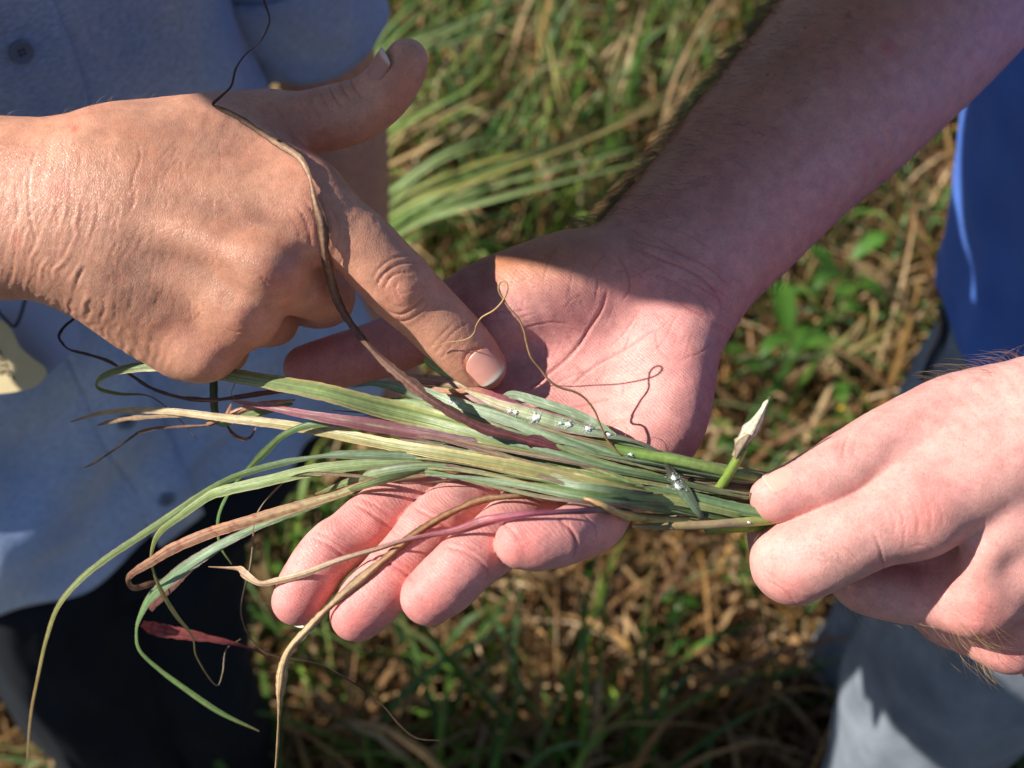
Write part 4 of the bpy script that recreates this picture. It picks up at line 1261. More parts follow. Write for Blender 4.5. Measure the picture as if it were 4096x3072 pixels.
def button(parent, p, n, r, col):
    n = n / np.linalg.norm(n); a = np.cross(n, [0, 0, 1.0]); a /= np.linalg.norm(a); b = np.cross(n, a)
    prof = [(0.0, .0012), (.35, .0010), (.62, .0012), (.8, .0022), (.95, .0020), (1.0, .0010), (.98, 0.0)]
    th = np.linspace(0, 2 * np.pi, 24, endpoint=False); V = []
    for rr, hh in prof:
        for t in th: V.append(p + n * hh + (a * math.cos(t) + b * math.sin(t)) * r * max(rr, .02))
    o = mesh_obj("button", np.array(V), grid_faces(24, len(prof), True), M_BUTTON, parent, lin(col))
    for k in range(4):
        t = math.pi / 4 + k * math.pi / 2
        hp = p + n * .0013 + (a * math.cos(t) + b * math.sin(t)) * r * .25
        V2, F2 = tube_quads(np.array([hp - n * .0004, hp + n * .0004]), r * .1, 8)
        mesh_obj("thread_hole", V2, F2, M_BUTTON, o, lin((20, 24, 34)))
for z in (1.395, 1.30, 1.205, 1.105, 1.005, .90):
    p = front_pt(z, -.001, .0062); n = front_pt(z, -.001, .02) - p
    button(SH_A, p, n, .0068, (112, 124, 148))
# collar band
Vc, Fc2 = loft([(-.348, .56, 1.475, .07, .068, YA), (-.347, .55, 1.51, .066, .064, YA), (-.347, .548, 1.525, .072, .07, YA), (-.347, .55, 1.49, .086, .084, YA)], 60, 5)
cloth("collar", Vc, Fc2, M_SHIRT_A, SH_A)

def sleeve(parent, pts, rads, mat, seed, cuff=True):
    P = catmull(np.asarray(pts, float), 14); R = catmull(np.asarray(rads, float)[:, None], 14)[:, 0]
    V, Fq = [], None
    Tt = frames(P); A = np.cross(Tt, [0.2, .9, .3]); A /= np.linalg.norm(A, axis=1, keepdims=True); B = np.cross(Tt, A)
    nu = 72; th = np.linspace(0, 2 * np.pi, nu, endpoint=False)
    TH, S = np.meshgrid(th, np.linspace(0, 1, len(P)))
    dr = 0.006 * nz(TH, S, 1.5, 6, seed) + 0.004 * nz(TH + S * 3, S, 3, 12, seed + 1)
    V = (P[:, None] + A[:, None] * ((R[:, None] + dr) * np.cos(TH))[..., None] + B[:, None] * ((R[:, None] + dr) * np.sin(TH))[..., None]).reshape(-1, 3)
    o = cloth("sleeve", V, grid_faces(nu, len(P), True), mat, parent)
    if cuff:
        k = max(3, int(len(P) * .76)); m = len(P) - k
        rr = R[k:, None] + dr[k:] + .0045 + .0025 * np.sin(np.linspace(0, np.pi, m))[:, None]
        V2 = (P[k:, None] + A[k:, None] * (rr * np.cos(TH[k:]))[..., None] + B[k:, None] * (rr * np.sin(TH[k:]))[..., None]).reshape(-1, 3)
        cloth("rolled_cuff", V2, grid_faces(nu, m, True), mat, parent, .003)
    return o
sleeve(SH_A, [shL + [-.03, -.01, .035], shL + [.012, .01, -.03], shL * .5 + elL * .5 + [.004, 0, 0], elL + [-.004, -.006, .045]], [.060, .066, .056, .056], M_SHIRT_A, 101)
sleeve(SH_A, [shR + [.03, .01, .03], shR + [-.012, -.02, -.02], shR * .5 + elbR * .5, elbR * .85 + shR * .15], [.062, .074, .066, .058], M_SHIRT_A, 105)

def legs(parent, name, mat, hips, legrows, seed, amp=1.0, nu=120):
    def fo(TH, ZZ): return amp * (0.008 * nz(TH, ZZ, 1.2, 5, seed) + 0.005 * nz(TH, ZZ, 3, 11, seed + 1) + 0.002 * nz(TH, ZZ, 7, 22, seed + 2))
    parts = []
    V, Fq = loft(hips, nu, 10, fo); parts.append((V, Fq, np.ones((len(V), 3))))
    for lr in legrows:
        V, Fq = loft(lr, nu, 14, fo, 2.1); parts.append((V, Fq, np.ones((len(V), 3))))
    V, Fq, c = join(parts)
    return cloth(name, V, Fq, mat, parent, .0014)
TR_A = legs(PA, "trousers", M_TROUSER, [(-.335, .625, 1.0, .150, .085, YA), (-.335, .625, .9, .165, .090, YA), (-.345, .61, .80, .172, .105, YA), (-.365, .585, .74, .165, .10, YA)],
     [[(-.445, .535, .80, .09, .10, YA), (-.46, .50, .62, .084, .088, YA), (-.468, .482, .42, .072, .075, YA), (-.468, .48, .22, .066, .07, YA), (-.468, .49, .05, .068, .075, YA)],
      [(-.345, .605, .80, .09, .10, YA), (-.372, .56, .62, .080, .082, YA), (-.385, .537, .42, .070, .072, YA), (-.388, .535, .22, .065, .068, YA), (-.388, .54, .05, .067, .074, YA)]], 111)
shoe(PA, -.468, .48, math.radians(YA - 8), M_SHOE); shoe(PA, -.385, .54, math.radians(YA + 12), M_SHOE)

# ---------------- person holding the bunch
YB = -72.0
PB = empty("person", (0.50, 0.60, 0.0))
fB = np.array([math.sin(math.radians(YB)), -math.cos(math.radians(YB)), 0]); sB = np.array([math.cos(math.radians(YB)), math.sin(math.radians(YB)), 0])
HEAD_B = np.array([0.43, 0.56, 1.69])
ht, ears, eyesB, hairB, qB = build_head(HEAD_B, math.radians(-66), 0.55)
elR = cw(4080, -420, -135); elL2 = cw(6200, 1420, -40)
shRb = np.array([0.50, 0.79, 1.45]); shLb = np.array([0.56, 0.40, 1.45])
core = [(wtube([(.555, .62, .97, .13), (.515, .62, 1.15, .125), (.505, .60, 1.34, .12)], (fB, .62)), 20),
        (wtube([(*(shRb + [.01, -.03, -.03]), .034), (.525, .60, 1.45, .045), (*(shLb + [0, .03, -.03]), .034)]), 20),
        (wtube([(.53, .60, 1.49, .06), (.50, .59, 1.56, .058), (.46, .57, 1.63, .058)]), 30)]
core += [(t, 12) for t in ht] + [(t, 6) for t in ears]
aR = wtube([(*shRb, .050), (*(shRb * .5 + elR * .5 + np.array([.01, .01, -.03])), .048), (*elR, .050)])
fR = arm_from_hand([(2876, 862, -40, 36), (3110, 598, -58, 42.5), (3318, 390, -73, 47), (3620, 60, -98, 53), (4080, -420, -135, 56)], (PALM_N, .74))
aL = wtube([(*shLb, .050), (*(shLb * .5 + elL2 * .5 + np.array([.03, -.02, -.02])), .048), (*elL2, .043)])
fL = arm_from_hand([(4380, 1830, 32, 33), (4600, 1760, 28, 34), (5200, 1600, 10, 38), (6200, 1420, -40, 44)], ((-0.05, -0.1, 0.98), .75))
VB, FB = coarse_body(core, [([aR, fR], 25), ([aL, fL], 25)], 4.0)
cB = np.column_stack([np.repeat(lin((186, 124, 90))[None], len(VB), 0) * (1 + 0.06 * noise3(VB, 40, 52))[:, None], np.zeros(len(VB))])
kw = np.clip((np.linalg.norm(VB - cw(4650, 1740, 27), axis=1) - .07) / .12, 0, 1)[:, None]
cB[:, :3] = lin((218, 162, 152)) * (1 - kw) + cB[:, :3] * kw
bodyB = join([(VB, FB, cB), (C2W(OPEN[0]), OPEN[1], OPEN[2]), (C2W(PINCH[0]), PINCH[1], PINCH[2])])
BODY_B = mesh_obj("body", bodyB[0], bodyB[1], M_SKIN_B, PB, bodyB[2])
tag(PB, "person in bright blue shirt and faded jeans holding grass across an open palm", "person")
hair_cap(hairB, (120, 88, 56), PB)
for p in eyesB: eye(PB, p, qB)

def foldB(TH, ZZ):
    return 0.010 * nz(TH, ZZ, 1.2, 4, 121) + 0.009 * nz(TH + ZZ * 2, ZZ, 3, 7, 122) + 0.003 * nz(TH, ZZ, 8, 14, 123)
secB = [(.56, .62, .895, .19, .137, YB), (.545, .62, .96, .188, .137, YB), (.51, .62, 1.10, .18, .137, YB), (.485, .61, 1.26, .185, .135, YB), (.505, .60, 1.40, .19, .12, YB), (.53, .60, 1.48, .13, .09, YB), (.53, .60, 1.515, .072, .07, YB)]
Vs, Fs = loft(secB, 180, 14, foldB)
SH_B = cloth("shirt", Vs, Fs, M_SHIRT_B, PB)
Vc, Fc2 = loft([(.525, .60, 1.50, .074, .072, YB), (.515, .597, 1.53, .07, .068, YB), (.512, .596, 1.545, .076, .074, YB), (.52, .598, 1.51, .09, .088, YB)], 60, 5)
cloth("collar", Vc, Fc2, M_SHIRT_B, SH_B)
sleeve(SH_B, [shRb + [-.02, -.04, .03], shRb + [.0, .012, -.025], shRb * .55 + elR * .45 + [.01, .01, -.02], shRb * .36 + elR * .64 + [.005, .005, -.012]], [.064, .076, .072, .068], M_SHIRT_B, 131)
sleeve(SH_B, [shLb + [-.02, .04, .03], shLb + [.01, -.012, -.025], shLb * .5 + elL2 * .5 + [.02, -.01, -.01], shLb * .2 + elL2 * .8], [.064, .076, .07, .064], M_SHIRT_B, 135)
TR_B = legs(PB, "jeans", M_JEANS, [(.585, .62, 1.0, .168, .118, YB), (.575, .615, .9, .178, .13, YB), (.55, .60, .80, .18, .135, YB), (.53, .59, .74, .165, .11, YB)],
     [[(.475, .485, .84, .09, .10, YB), (.452, .462, .66, .092, .10, YB), (.455, .455, .45, .078, .088, YB), (.465, .455, .24, .07, .076, YB), (.47, .455, .04, .074, .082, YB)],
      [(.54, .70, .84, .09, .105, YB), (.53, .71, .66, .088, .098, YB), (.535, .715, .45, .076, .086, YB), (.54, .72, .24, .07, .076, YB), (.545, .72, .04, .074, .082, YB)]], 141)
def on_cloth(obj, parent, path):
    V = np.empty(len(obj.data.vertices) * 3, np.float32); obj.data.vertices.foreach_get("co", V); V = V.reshape(-1, 3) + base_of(parent)
    R = V - CAM; d = R @ FWD; x = (R @ RGT) / d * FPX + 2048; y = 1536 - (R @ UPV) / d * FPX
    out = []
    for px, py in catmull(np.asarray(path, float), 5):
        m = np.hypot(x - px, y - py) < 30
        if m.any():
            k = d[m].min(); out.append(PW(px, py, k - .0015))
    P = np.array(out)
    for _ in range(3): P[1:-1] = (P[:-2] + 2 * P[1:-1] + P[2:]) / 4
    return P
M_SEAM = cloth_material("denim_seam", lin((44, 50, 60)), lin((58, 64, 74)), 900, .9, 0)
M_STITCH = cloth_material("stitching", lin((150, 108, 62)), lin((166, 122, 72)), 900, .8, 0)
for nm, path, rad, mt in (("pocket_edge", [(3768, 975), (3742, 1060), (3738, 1140), (3758, 1220), (3778, 1290), (3768, 1360), (3720, 1440), (3690, 1520)], .0030, M_SEAM),
                          ("stitching", [(3752, 1000), (3728, 1080), (3724, 1150), (3744, 1230), (3762, 1290), (3752, 1350), (3706, 1430)], .0009, M_STITCH)):
    P = on_cloth(TR_B, PB, path)
    if len(P) > 4:
        V2, F2 = tube_quads(P, rad, 8); mesh_obj(nm, V2, F2, mt, TR_B)
shoe(PB, .455, .455, math.radians(YB + 6), M_SHOE); shoe(PB, .53, .72, math.radians(YB - 8), M_SHOE)

# ---------------- nails
def nail(parent, base, axis, normal, L, w, R, bend, tipfrac, col, white=True, lift=0.35):
    """curved plate; base = middle of the cuticle on the nail's surface; mm, camera frame"""
    a = np.asarray(axis, float); a /= np.linalg.norm(a); n = np.asarray(normal, float); n -= a * (n @ a); n /= np.linalg.norm(n); b = np.cross(n, a)
    nu, nv = 17, 21; V = []; cc = []
    for j in range(nv):
        v = j / (nv - 1)
        ww = w / 2 * (1 - (1 - min(1, v / .25)) ** 2 * .35) * (1 - max(0, (v - .85) / .15) ** 2 * .12)
        for i in range(nu):
            u = -1 + 2 * i / (nu - 1)
            th = u * ww / R
            cut = .10 * L * (u * u) * (1 - v) - .10 * L * u * u * v
            p = np.asarray(base, float) + a * (v * L + cut) + b * R * math.sin(th) + n * (R * math.cos(th) - R + lift - bend * v * v)
            V.append(p)
            pink = np.array(lin(col)); wh = np.array(lin((214, 200, 184)))
            edge = 1 - tipfrac - .06 * (1 - u * u) + .03
            k = 1 / (1 + math.exp(-(v - edge) * 60)) if white else 0
            lun = max(0, 1 - (v / .18) ** 2 - (u / .6) ** 2) * .35
            cc.append(pink * (1 - k) * (1 - lun) + wh * max(k, lun * (1 - k)))
    o = mesh_obj("nail", C2W(np.array(V)), grid_faces(nu, nv), M_NAIL, parent, np.array(cc))
    sm = o.modifiers.new("thickness", 'SOLIDIFY'); sm.thickness = 0.0005; sm.offset = -1
    return o
def surf(Hm, px, py): return float(sample_h(Hm, np.array([px]), np.array([py]))[0])
def axis_px(p0, p1): return C(*p1) - C(*p0)
# pointing index finger
ax = axis_px((1868, 1408, 11.5), (1925, 1468, 11.5))
b0 = C(1890, 1416, surf(H_POINT, 1890, 1416) - 0.1)
nail(BODY_A, b0, ax + np.array([0, 0, -1.0]), (-0.03, 0.12, 1), 13.6, 12.6, 8.6, .9, .13, (222, 160, 144), lift=.12)
# pointing hand's thumb
a0 = C(1535, 372, 14.5); a1 = C(1625, 235, 21); n = np.array([-.44, .42, .79]); ax = a1 - a0; n = n - ax * (n @ ax) / (ax @ ax); n /= np.linalg.norm(n)
nail(BODY_A, a0 + n * 9.6, ax, n, 15, 12, 8.2, -.1, .12, (190, 138, 122), lift=.2)
# thumb that pinches the stems
a0 = C(3215, 1955, 37); a1 = C(3098, 1990, 38); n = np.array([-.26, .76, .60]); ax = a1 - a0; n = n - ax * (n @ ax) / (ax @ ax); n /= np.linalg.norm(n)
nail(BODY_B, a0 + n * 10.1 + ax * .16, ax, n, 13, 11.5, 8.0, 1.5, .07, (226, 172, 156), white=False, lift=.02)
# fingertips of the open hand: edges of the nails show past the flesh
for p0, p1, r in (((1235, 2320, 39), (1190, 2400, 40), 9.2), ((1480, 2400, 47), (1430, 2455, 47), 9.8), ((1785, 2330, 60), (1718, 2385, 60), 10), ((2155, 2166, 65), (2085, 2170, 66), 9), ((1330, 1450, -25), (1228, 1472, -26), 10)):
    a = axis_px(p0, p1); a /= np.linalg.norm(a)
    n = np.array([0.1, -0.35, -0.93]); n -= a * (n @ a); n /= np.linalg.norm(n)
    nail(BODY_B, C(*p1) + n * (r - .4) - a * 5.0, a, n, r + 5.8, 11, 7.5, .6, .12, (232, 184, 172))

# ---------------- fine body hair
def body_hair(name, parent, V, Fq, pick, n, L, grow, col, seed, rad=0.05, curl=.6):
    r = np.random.default_rng(seed)
    Nn = vnormals(V, Fq); x, y = topix(V)
    idx = np.nonzero(pick(x, y, Nn))[0]
    if len(idx) == 0: return
    idx = r.choice(idx, n)
    m = len(idx); p = V[idx]; nn = Nn[idx]
    g = np.asarray(grow, float)[None] + r.normal(0, .28, (m, 3)); g -= nn * (g * nn).sum(1, keepdims=True); g /= np.linalg.norm(g, axis=1, keepdims=True) + 1e-9
    l = (L * r.uniform(.5, 1.15, m))[:, None, None]; side = np.cross(nn, g) * r.normal(0, .5, m)[:, None]
    t = np.linspace(0, 1, 6)[None, :, None]
    P = p[:, None] + l * (nn[:, None] * (.75 * t - .45 * curl * t * t) + g[:, None] * (.55 * t + .55 * t * t * curl) + side[:, None] * (t * t))
    R = np.linspace(rad, rad * .3, 6)[None, :, None]
    ang = np.array([0, 2.09, 4.19]); B2 = np.cross(nn, g)
    ring = (np.cos(ang)[None, None, :, None] * nn[:, None, None] + np.sin(ang)[None, None, :, None] * B2[:, None, None])
    Vv = (P[:, :, None] + R[..., None] * ring).reshape(-1, 3)
    f0 = grid_faces(3, 6, True)
    Ff = (f0[None] + (np.arange(m) * 18)[:, None, None]).reshape(-1, 4)
    cc = np.repeat(np.asarray(lin(col))[None] * r.uniform(.7, 1.3, (m, 1)), 18, 0)
    o = mesh_obj(name, C2W(Vv), Ff, M_HAIR, parent, cc); tag(o, None, None, None, "stuff")
arm_dir = np.array([-0.7, -0.65, 0.2])
V, Fq, _ = OPEN
body_hair("arm_hair", BODY_B, V, Fq, lambda x, y, n: (x > 2330) & (x < 3150) & (y > -20) & (y < 960) & (n[:, 0] * -.7 + n[:, 1] * .7 > .6) & (n[:, 2] > -.75) & (n[:, 2] < .35), 2200, 14, arm_dir, (104, 76, 46), 1, .085)
body_hair("arm_hair", BODY_B, V, Fq, lambda x, y, n: (x > 2850) & (x < 3800) & (y > 400) & (y < 1450) & (n[:, 0] * .7 - n[:, 1] * .7 > .7) & (np.abs(n[:, 2]) < .4), 500, 10, arm_dir, (110, 82, 54), 2, .07)
body_hair("arm_hair", BODY_B, V, Fq, lambda x, y, n: (x > 2450) & (x < 3700) & (y > 0) & (y < 900) & (n[:, 2] > .5) & (x + y < 3650), 700, 9, arm_dir, (84, 60, 46), 3, .07)
V, Fq, _ = PINCH
body_hair("hand_hair", BODY_B, V, Fq, lambda x, y, n: (x > 3700) & (x < 4110) & (y > 1380) & (y < 1560) & (n[:, 1] > .75) & (n[:, 2] > -.3) & (n[:, 2] < .5), 90, 10, (-.8, .2, .2), (168, 138, 96), 4, .055)
body_hair("hand_hair", BODY_B, V, Fq, lambda x, y, n: (x > 3380) & (x < 3640) & (y > 2330) & (y < 2500) & (n[:, 1] < -.35), 70, 9, (.7, -.4, .2), (196, 160, 110), 5, .055)
body_hair("hand_hair", BODY_B, V, Fq, lambda x, y, n: (x > 3640) & (x < 3990) & (y > 2480) & (y < 2680) & (n[:, 1] < -.4), 130, 11, (.75, -.4, .2), (190, 152, 100), 6, .055)
body_hair("hand_hair", BODY_B, V, Fq, lambda x, y, n: (x > 3220) & (x < 3420) & (y > 2140) & (y < 2300) & (n[:, 2] > .7), 40, 4.5, (.3, -.9, 0), (150, 108, 72), 7, .045)
V, Fq, _ = POINT
body_hair("hand_hair", BODY_A, V, Fq, lambda x, y, n: (x > 0) & (x < 1000) & (y > 380) & (y < 520) & (n[:, 1] > .7), 60, 5, (.9, .2, .1), (170, 140, 100), 8, .045)
body_hair("hand_hair", BODY_A, V, Fq, lambda x, y, n: (x > 0) & (x < 500) & (y > 500) & (y < 1200) & (n[:, 2] > .5), 60, 4, (.5, -.6, .1), (210, 180, 130), 9, .045)
Tube.d = Tube_d0

# ---------------- printed tag that hangs in front of the grey-blue shirt
def card(name, outline, D, thick, mat, parent, col):
    o = np.array([PW(px, py, D) for px, py in outline]); nrm = -FWD * thick
    n = len(o); c0 = o.mean(0)
    V = np.vstack([o, o + nrm, [c0], [c0 + nrm]])
    i = np.arange(n); j = (i + 1) % n
    Fq = [tuple(q) for q in np.stack([i, j, j + n, i + n], 1)] + [(int(a), int(b), 2 * n) for a, b in zip(j, i)] + [(int(a) + n, int(b) + n, 2 * n + 1) for a, b in zip(i, j)]
    return mesh_obj(name, V, Fq, mat, parent, lin(col), False)
M_PAPER = attr_material("tag_paper", .75, .3, 0, 0, 0, .06, 60)
M_PLASTIC = attr_material("plastic_pocket", .2, .5, .15)
DT = 0.62
TG = empty("paper_tag", PW(0, 1575, DT))
cardo = catmull(np.array([(-150, 1285), (-60, 1270), (0, 1279), (33, 1300), (60, 1344), (81, 1387), (130, 1431), (179, 1469), (184, 1501), (146, 1545), (70, 1566), (0, 1575), (-150, 1585), (-230, 1560), (-240, 1320)]), 4)
card("card", cardo, DT, .0012, M_PAPER, TG, (214, 196, 150))
card("clear_pocket", [(103, 1190), (217, 1205), (304, 1279), (325, 1333), (320, 1382), (195, 1501), (120, 1460), (-180, 1440), (-180, 1180)], DT + .012, .0008, M_PLASTIC, TG, (176, 190, 222))
r_ = np.random.default_rng(3)
mb = MB()
for k in range(5):
    p0 = np.array([-110.0 + k * 21, 1300 + k * 14]); d = np.array([118.0, 235.0]) / 263
    s = 20.0
    while s < 190:
        l = r_.uniform(8, 26)
        a, b = p0 + d * s, p0 + d * (s + l); q = np.array([d[1], -d[0]]) * 3.2
        quad = np.array([PW(*(a - q), DT - .0016), PW(*(a + q), DT - .0016), PW(*(b + q), DT - .0016), PW(*(b - q), DT - .0016)])
        mb.add(quad, [[0, 1, 2, 3]], lin((96, 84, 64)))
        s += l + r_.uniform(4, 8)
mb.build("fine_print", M_PAPER, TG, False)
cp = catmull(np.array([PW(x, y, d) for x, y, d in ((150, 1020, .60), (120, 1120, .61), (98, 1208, .615), (76, 1279, .615), (54, 1306, .613), (22, 1279, .613), (-10, 1240, .613), (-60, 1150, .61), (-90, 1020, .60))]), 6)
V2, F2 = tube_quads(cp, .0011, 6); mesh_obj("cord", V2, F2, M_HAIR, TG, lin((52, 54, 70)))
tag(TG, "beige printed paper tag with clear pocket hanging in front of the grey-blue shirt", "tag")
# ------------------------------------------------------------------ the bunch of grass
BUNCH = empty("grass_bunch", C2W(C(2300, 1880, 26)))
tag(BUNCH, "bunch of cut green, purple and dried grass lying across the open palm", "grass bunch")

def blade(nodes, z, cols, edge=None, drape=(), lay=1.0, roll=0.0, twist=0.0, fold=0.12, mat=None, spots=0.0, spotcol=(96, 40, 60), spot_len=0.9,
          name="blade", seed=0, wav=0.0, parent=None, label=None, edge_pow=3, smooth_it=6, bunch=True):
    """rows (px,py,width px); z spread evenly over the rows (mm towards the camera)"""
    a = np.asarray(nodes, float)
    zz = np.interp(np.linspace(0, 1, len(a)), np.linspace(0, 1, len(np.atleast_1d(z))), np.atleast_1d(z).astype(float))
    nd = np.column_stack([a[:, :2], zz, a[:, 2]])
    seglen = np.hypot(np.diff(a[:, 0]), np.diff(a[:, 1])).mean()
    s = catmull(nd, max(3, int(seglen / 11)))
    px, py, zc, w = s.T
    layv = np.interp(np.linspace(0, 1, len(s)), np.linspace(0, 1, len(np.atleast_1d(lay))), np.atleast_1d(lay).astype(float)) * .95
    if drape and drape[0] is DO[0] and bunch:
        # inside the bunch all leaves follow one smooth surface that clears the palm
        k = np.clip((px - 1350) / 350, 0, 1) * np.clip((2120 - py) / 60, 0, 1)
        zc = zc * (1 - k) + k * (bunch_surface(px, py) + layv)
    else:
        for Hm, lo in drape:
            hz = sample_h(Hm[1], px, py)
            zc = np.maximum(zc, np.where(hz > lo, hz + layv, -999))
    for _ in range(smooth_it * 5):
        zs = zc.copy(); zs[1:-1] = (zc[:-2] + zc[1:-1] * 2 + zc[2:]) / 4
        zc = zs
    for Hm, lo in drape:
        T2 = np.gradient(s[:, :2], axis=0); T2 /= np.linalg.norm(T2, axis=1, keepdims=True) + 1e-9
        hz = np.full(len(s), -999.0)
        for k in (-.45, 0, .45):
            hz = np.maximum(hz, sample_h(Hm[0], px - T2[:, 1] * w * k, py + T2[:, 0] * w * k))
        v = np.where(hz > lo, np.maximum(hz + .35 - zc, 0), 0)
        for _ in range(8):
            v = np.maximum(v, np.concatenate([v[1:], v[-1:]])); v = np.maximum(v, np.concatenate([v[:1], v[:-1]]))
        for _ in range(90):
            v[1:-1] = (v[:-2] + 2 * v[1:-1] + v[2:]) / 4
        zc = zc + v
    P = C(px, py, zc)
    wm = np.maximum(w, 1.2) / (FPX / (D0 - zc))
    dry = (mat is M_DRY)
    LL = np.concatenate([[0], np.cumsum(np.linalg.norm(np.diff(P, axis=0), axis=1))])
    q1 = np.stack([LL, np.full(len(LL), seed * 5.3), 0 * LL], 1)
    wm = wm * (1 + (.30 if dry else .07) * noise3(q1, .16, 600) + (.16 if dry else .05) * noise3(q1, .6, 601))
    n = len(P); L = np.concatenate([[0], np.cumsum(np.linalg.norm(np.diff(P, axis=0), axis=1))])
    t = L / L[-1]
    Tt = frames(P)
    n0 = np.array([0, 0, 1.0]) - Tt * Tt[:, 2:3]; n0 /= np.linalg.norm(n0, axis=1, keepdims=True) + 1e-6
    b0 = np.cross(Tt, n0)
    rr = np.radians(np.interp(t, np.linspace(0, 1, len(np.atleast_1d(roll))), np.atleast_1d(roll).astype(float))) + twist * L + (0.25 * np.sin(L * .11 + seed) if wav else 0) * wav
    bb = b0 * np.cos(rr)[:, None] + n0 * np.sin(rr)[:, None]; nn = -b0 * np.sin(rr)[:, None] + n0 * np.cos(rr)[:, None]
    k = 9; u = np.linspace(-1, 1, k)
    fold = fold * 1.6
    prof = -fold * np.abs(u) - .06 * np.cos(u * 9) * fold * 2
    und = wav * .12 * np.sin(L[:, None] * .45 + u[None] * 2.1 + seed)
    jag = 1 + (.05 if dry else .025) * np.stack([noise3(q1 + 9, 1.3, 602), noise3(q1 + 17, 1.3, 603)], 1)
    uu = np.where(u[None] < 0, u[None] * jag[:, :1], u[None] * jag[:, 1:])
    V = P[:, None] + bb[:, None] * (uu[..., None] * wm[:, None, None] / 2) + nn[:, None] * ((prof[None] + und) * wm[:, None] / 2)[..., None]
    cs = np.array([lin(c) for c in cols]); tt = np.linspace(0, 1, len(cs))
    c = np.stack([np.interp(t, tt, cs[:, q]) for q in range(3)], 1)[:, None].repeat(k, 1)
    if edge is not None:
        e2 = np.array([lin(e) for e in edge]) ; et = np.linspace(0, 1, len(e2))
        ec = np.stack([np.interp(t, et, e2[:, q]) for q in range(3)], 1)[:, None]
        wgt = (np.abs(u) ** edge_pow)[None, :, None]
        c = c * (1 - wgt) + ec * wgt
    mid = np.exp(-(u / .12) ** 2)[None, :, None]
    c = c * (1 - .25 * mid) + .25 * mid * np.minimum(c * 1.5 + .03, 1)
    Vf = V.reshape(-1, 3)
    PP = np.stack([np.repeat(L, k) * .35, np.tile(u, n) * 2.2, np.full(n * k, seed * 3.1)], 1)
    m1 = noise3(PP, 1.0, 200 + seed).reshape(n, k, 1); m2 = noise3(PP, .3, 300 + seed).reshape(n, k, 1)
    c = c * (1 + .13 * m1 + .12 * m2)
    if mat is None and len(cols) > 3:
        tk = (np.clip((t - .93) / .07, 0, 1) ** 1.5)[:, None, None]
        c = c * (1 - .7 * tk) + .7 * tk * lin((150, 112, 70))
    if spots:
        PS = np.stack([np.repeat(L, k) / spot_len, np.tile(u, n) * (1.8 if spot_len < 3 else 3.2), np.full(n * k, seed * 7.7)], 1)
        sp = np.clip((noise3(PS, 1.0, 400 + seed) + noise3(PS, .45, 401) * .5 - .18) * 3, 0, 1).reshape(n, k, 1) * spots
        c = c * (1 - sp) + sp * lin(spotcol)
    lum = (c * np.array([.25, .65, .10])).sum(-1, keepdims=True)
    c = (c * .80 + lum * .20) * .94
    uv = np.stack([np.broadcast_to((u + 1) / 2, (n, k)), np.broadcast_to(L[:, None] / 10, (n, k))], -1)
    o = mesh_obj(name, C2W(Vf), grid_faces(k, n), mat or M_LEAF, parent or BUNCH, np.clip(c.reshape(-1, 3), 0, 1), True, uv.reshape(-1, 2))
    if label: o["label"] = label
    return P, wm

STEMS = {}
def stem(nodes, z, r, cols, name="stem", drape=(), seed=0, parent=None, joints=()):
    a = np.asarray(nodes, float)
    zz = np.interp(np.linspace(0, 1, len(a)), np.linspace(0, 1, len(np.atleast_1d(z))), np.atleast_1d(z).astype(float))
    s = catmull(np.column_stack([a[:, :2], zz]), 12)
    zc = s[:, 2]
    for Hm, lo in drape:
        hz = sample_h(Hm[1], s[:, 0], s[:, 1]); zc = np.maximum(zc, np.where(hz > lo, hz + 2.0, -999))
    for _ in range(20):
        zc = zc.copy(); zc[1:-1] = (zc[:-2] + 2 * zc[1:-1] + zc[2:]) / 4
    P = C(s[:, 0], s[:, 1], zc); n = len(P); t = np.linspace(0, 1, n); STEMS[seed] = (P,)
    R = np.interp(t, np.linspace(0, 1, len(np.atleast_1d(r))), np.atleast_1d(r).astype(float)) / 1000
    for j in joints: R = R * (1 + .35 * np.exp(-((t - j) / .012) ** 2))
    V, Fq = tube_quads(C2W(P), R, 14)
    cs = np.array([lin(c) for c in cols]); c = np.stack([np.interp(t, np.linspace(0, 1, len(cs)), cs[:, q]) for q in range(3)], 1)
    c = np.vstack([c[:1], c, c[-1:]])[:, None].repeat(14, 1)
    th = np.linspace(0, 2 * np.pi, 14, endpoint=False)
    c = c * (1 + .10 * np.sin(th * 7 + seed))[None, :, None]
    pt = np.stack([np.repeat(np.linspace(0, 12, n + 2), 14), np.tile(np.cos(th) * 1.2, n + 2), np.tile(np.sin(th) * 1.2, n + 2) + seed], 1)
    c = c * (1 + .18 * noise3(pt, 1, 500 + seed).reshape(n + 2, 14, 1))
    o = mesh_obj(name, V, Fq, M_STEM, parent or BUNCH, np.clip(c.reshape(-1, 3), 0, 1))
    return o

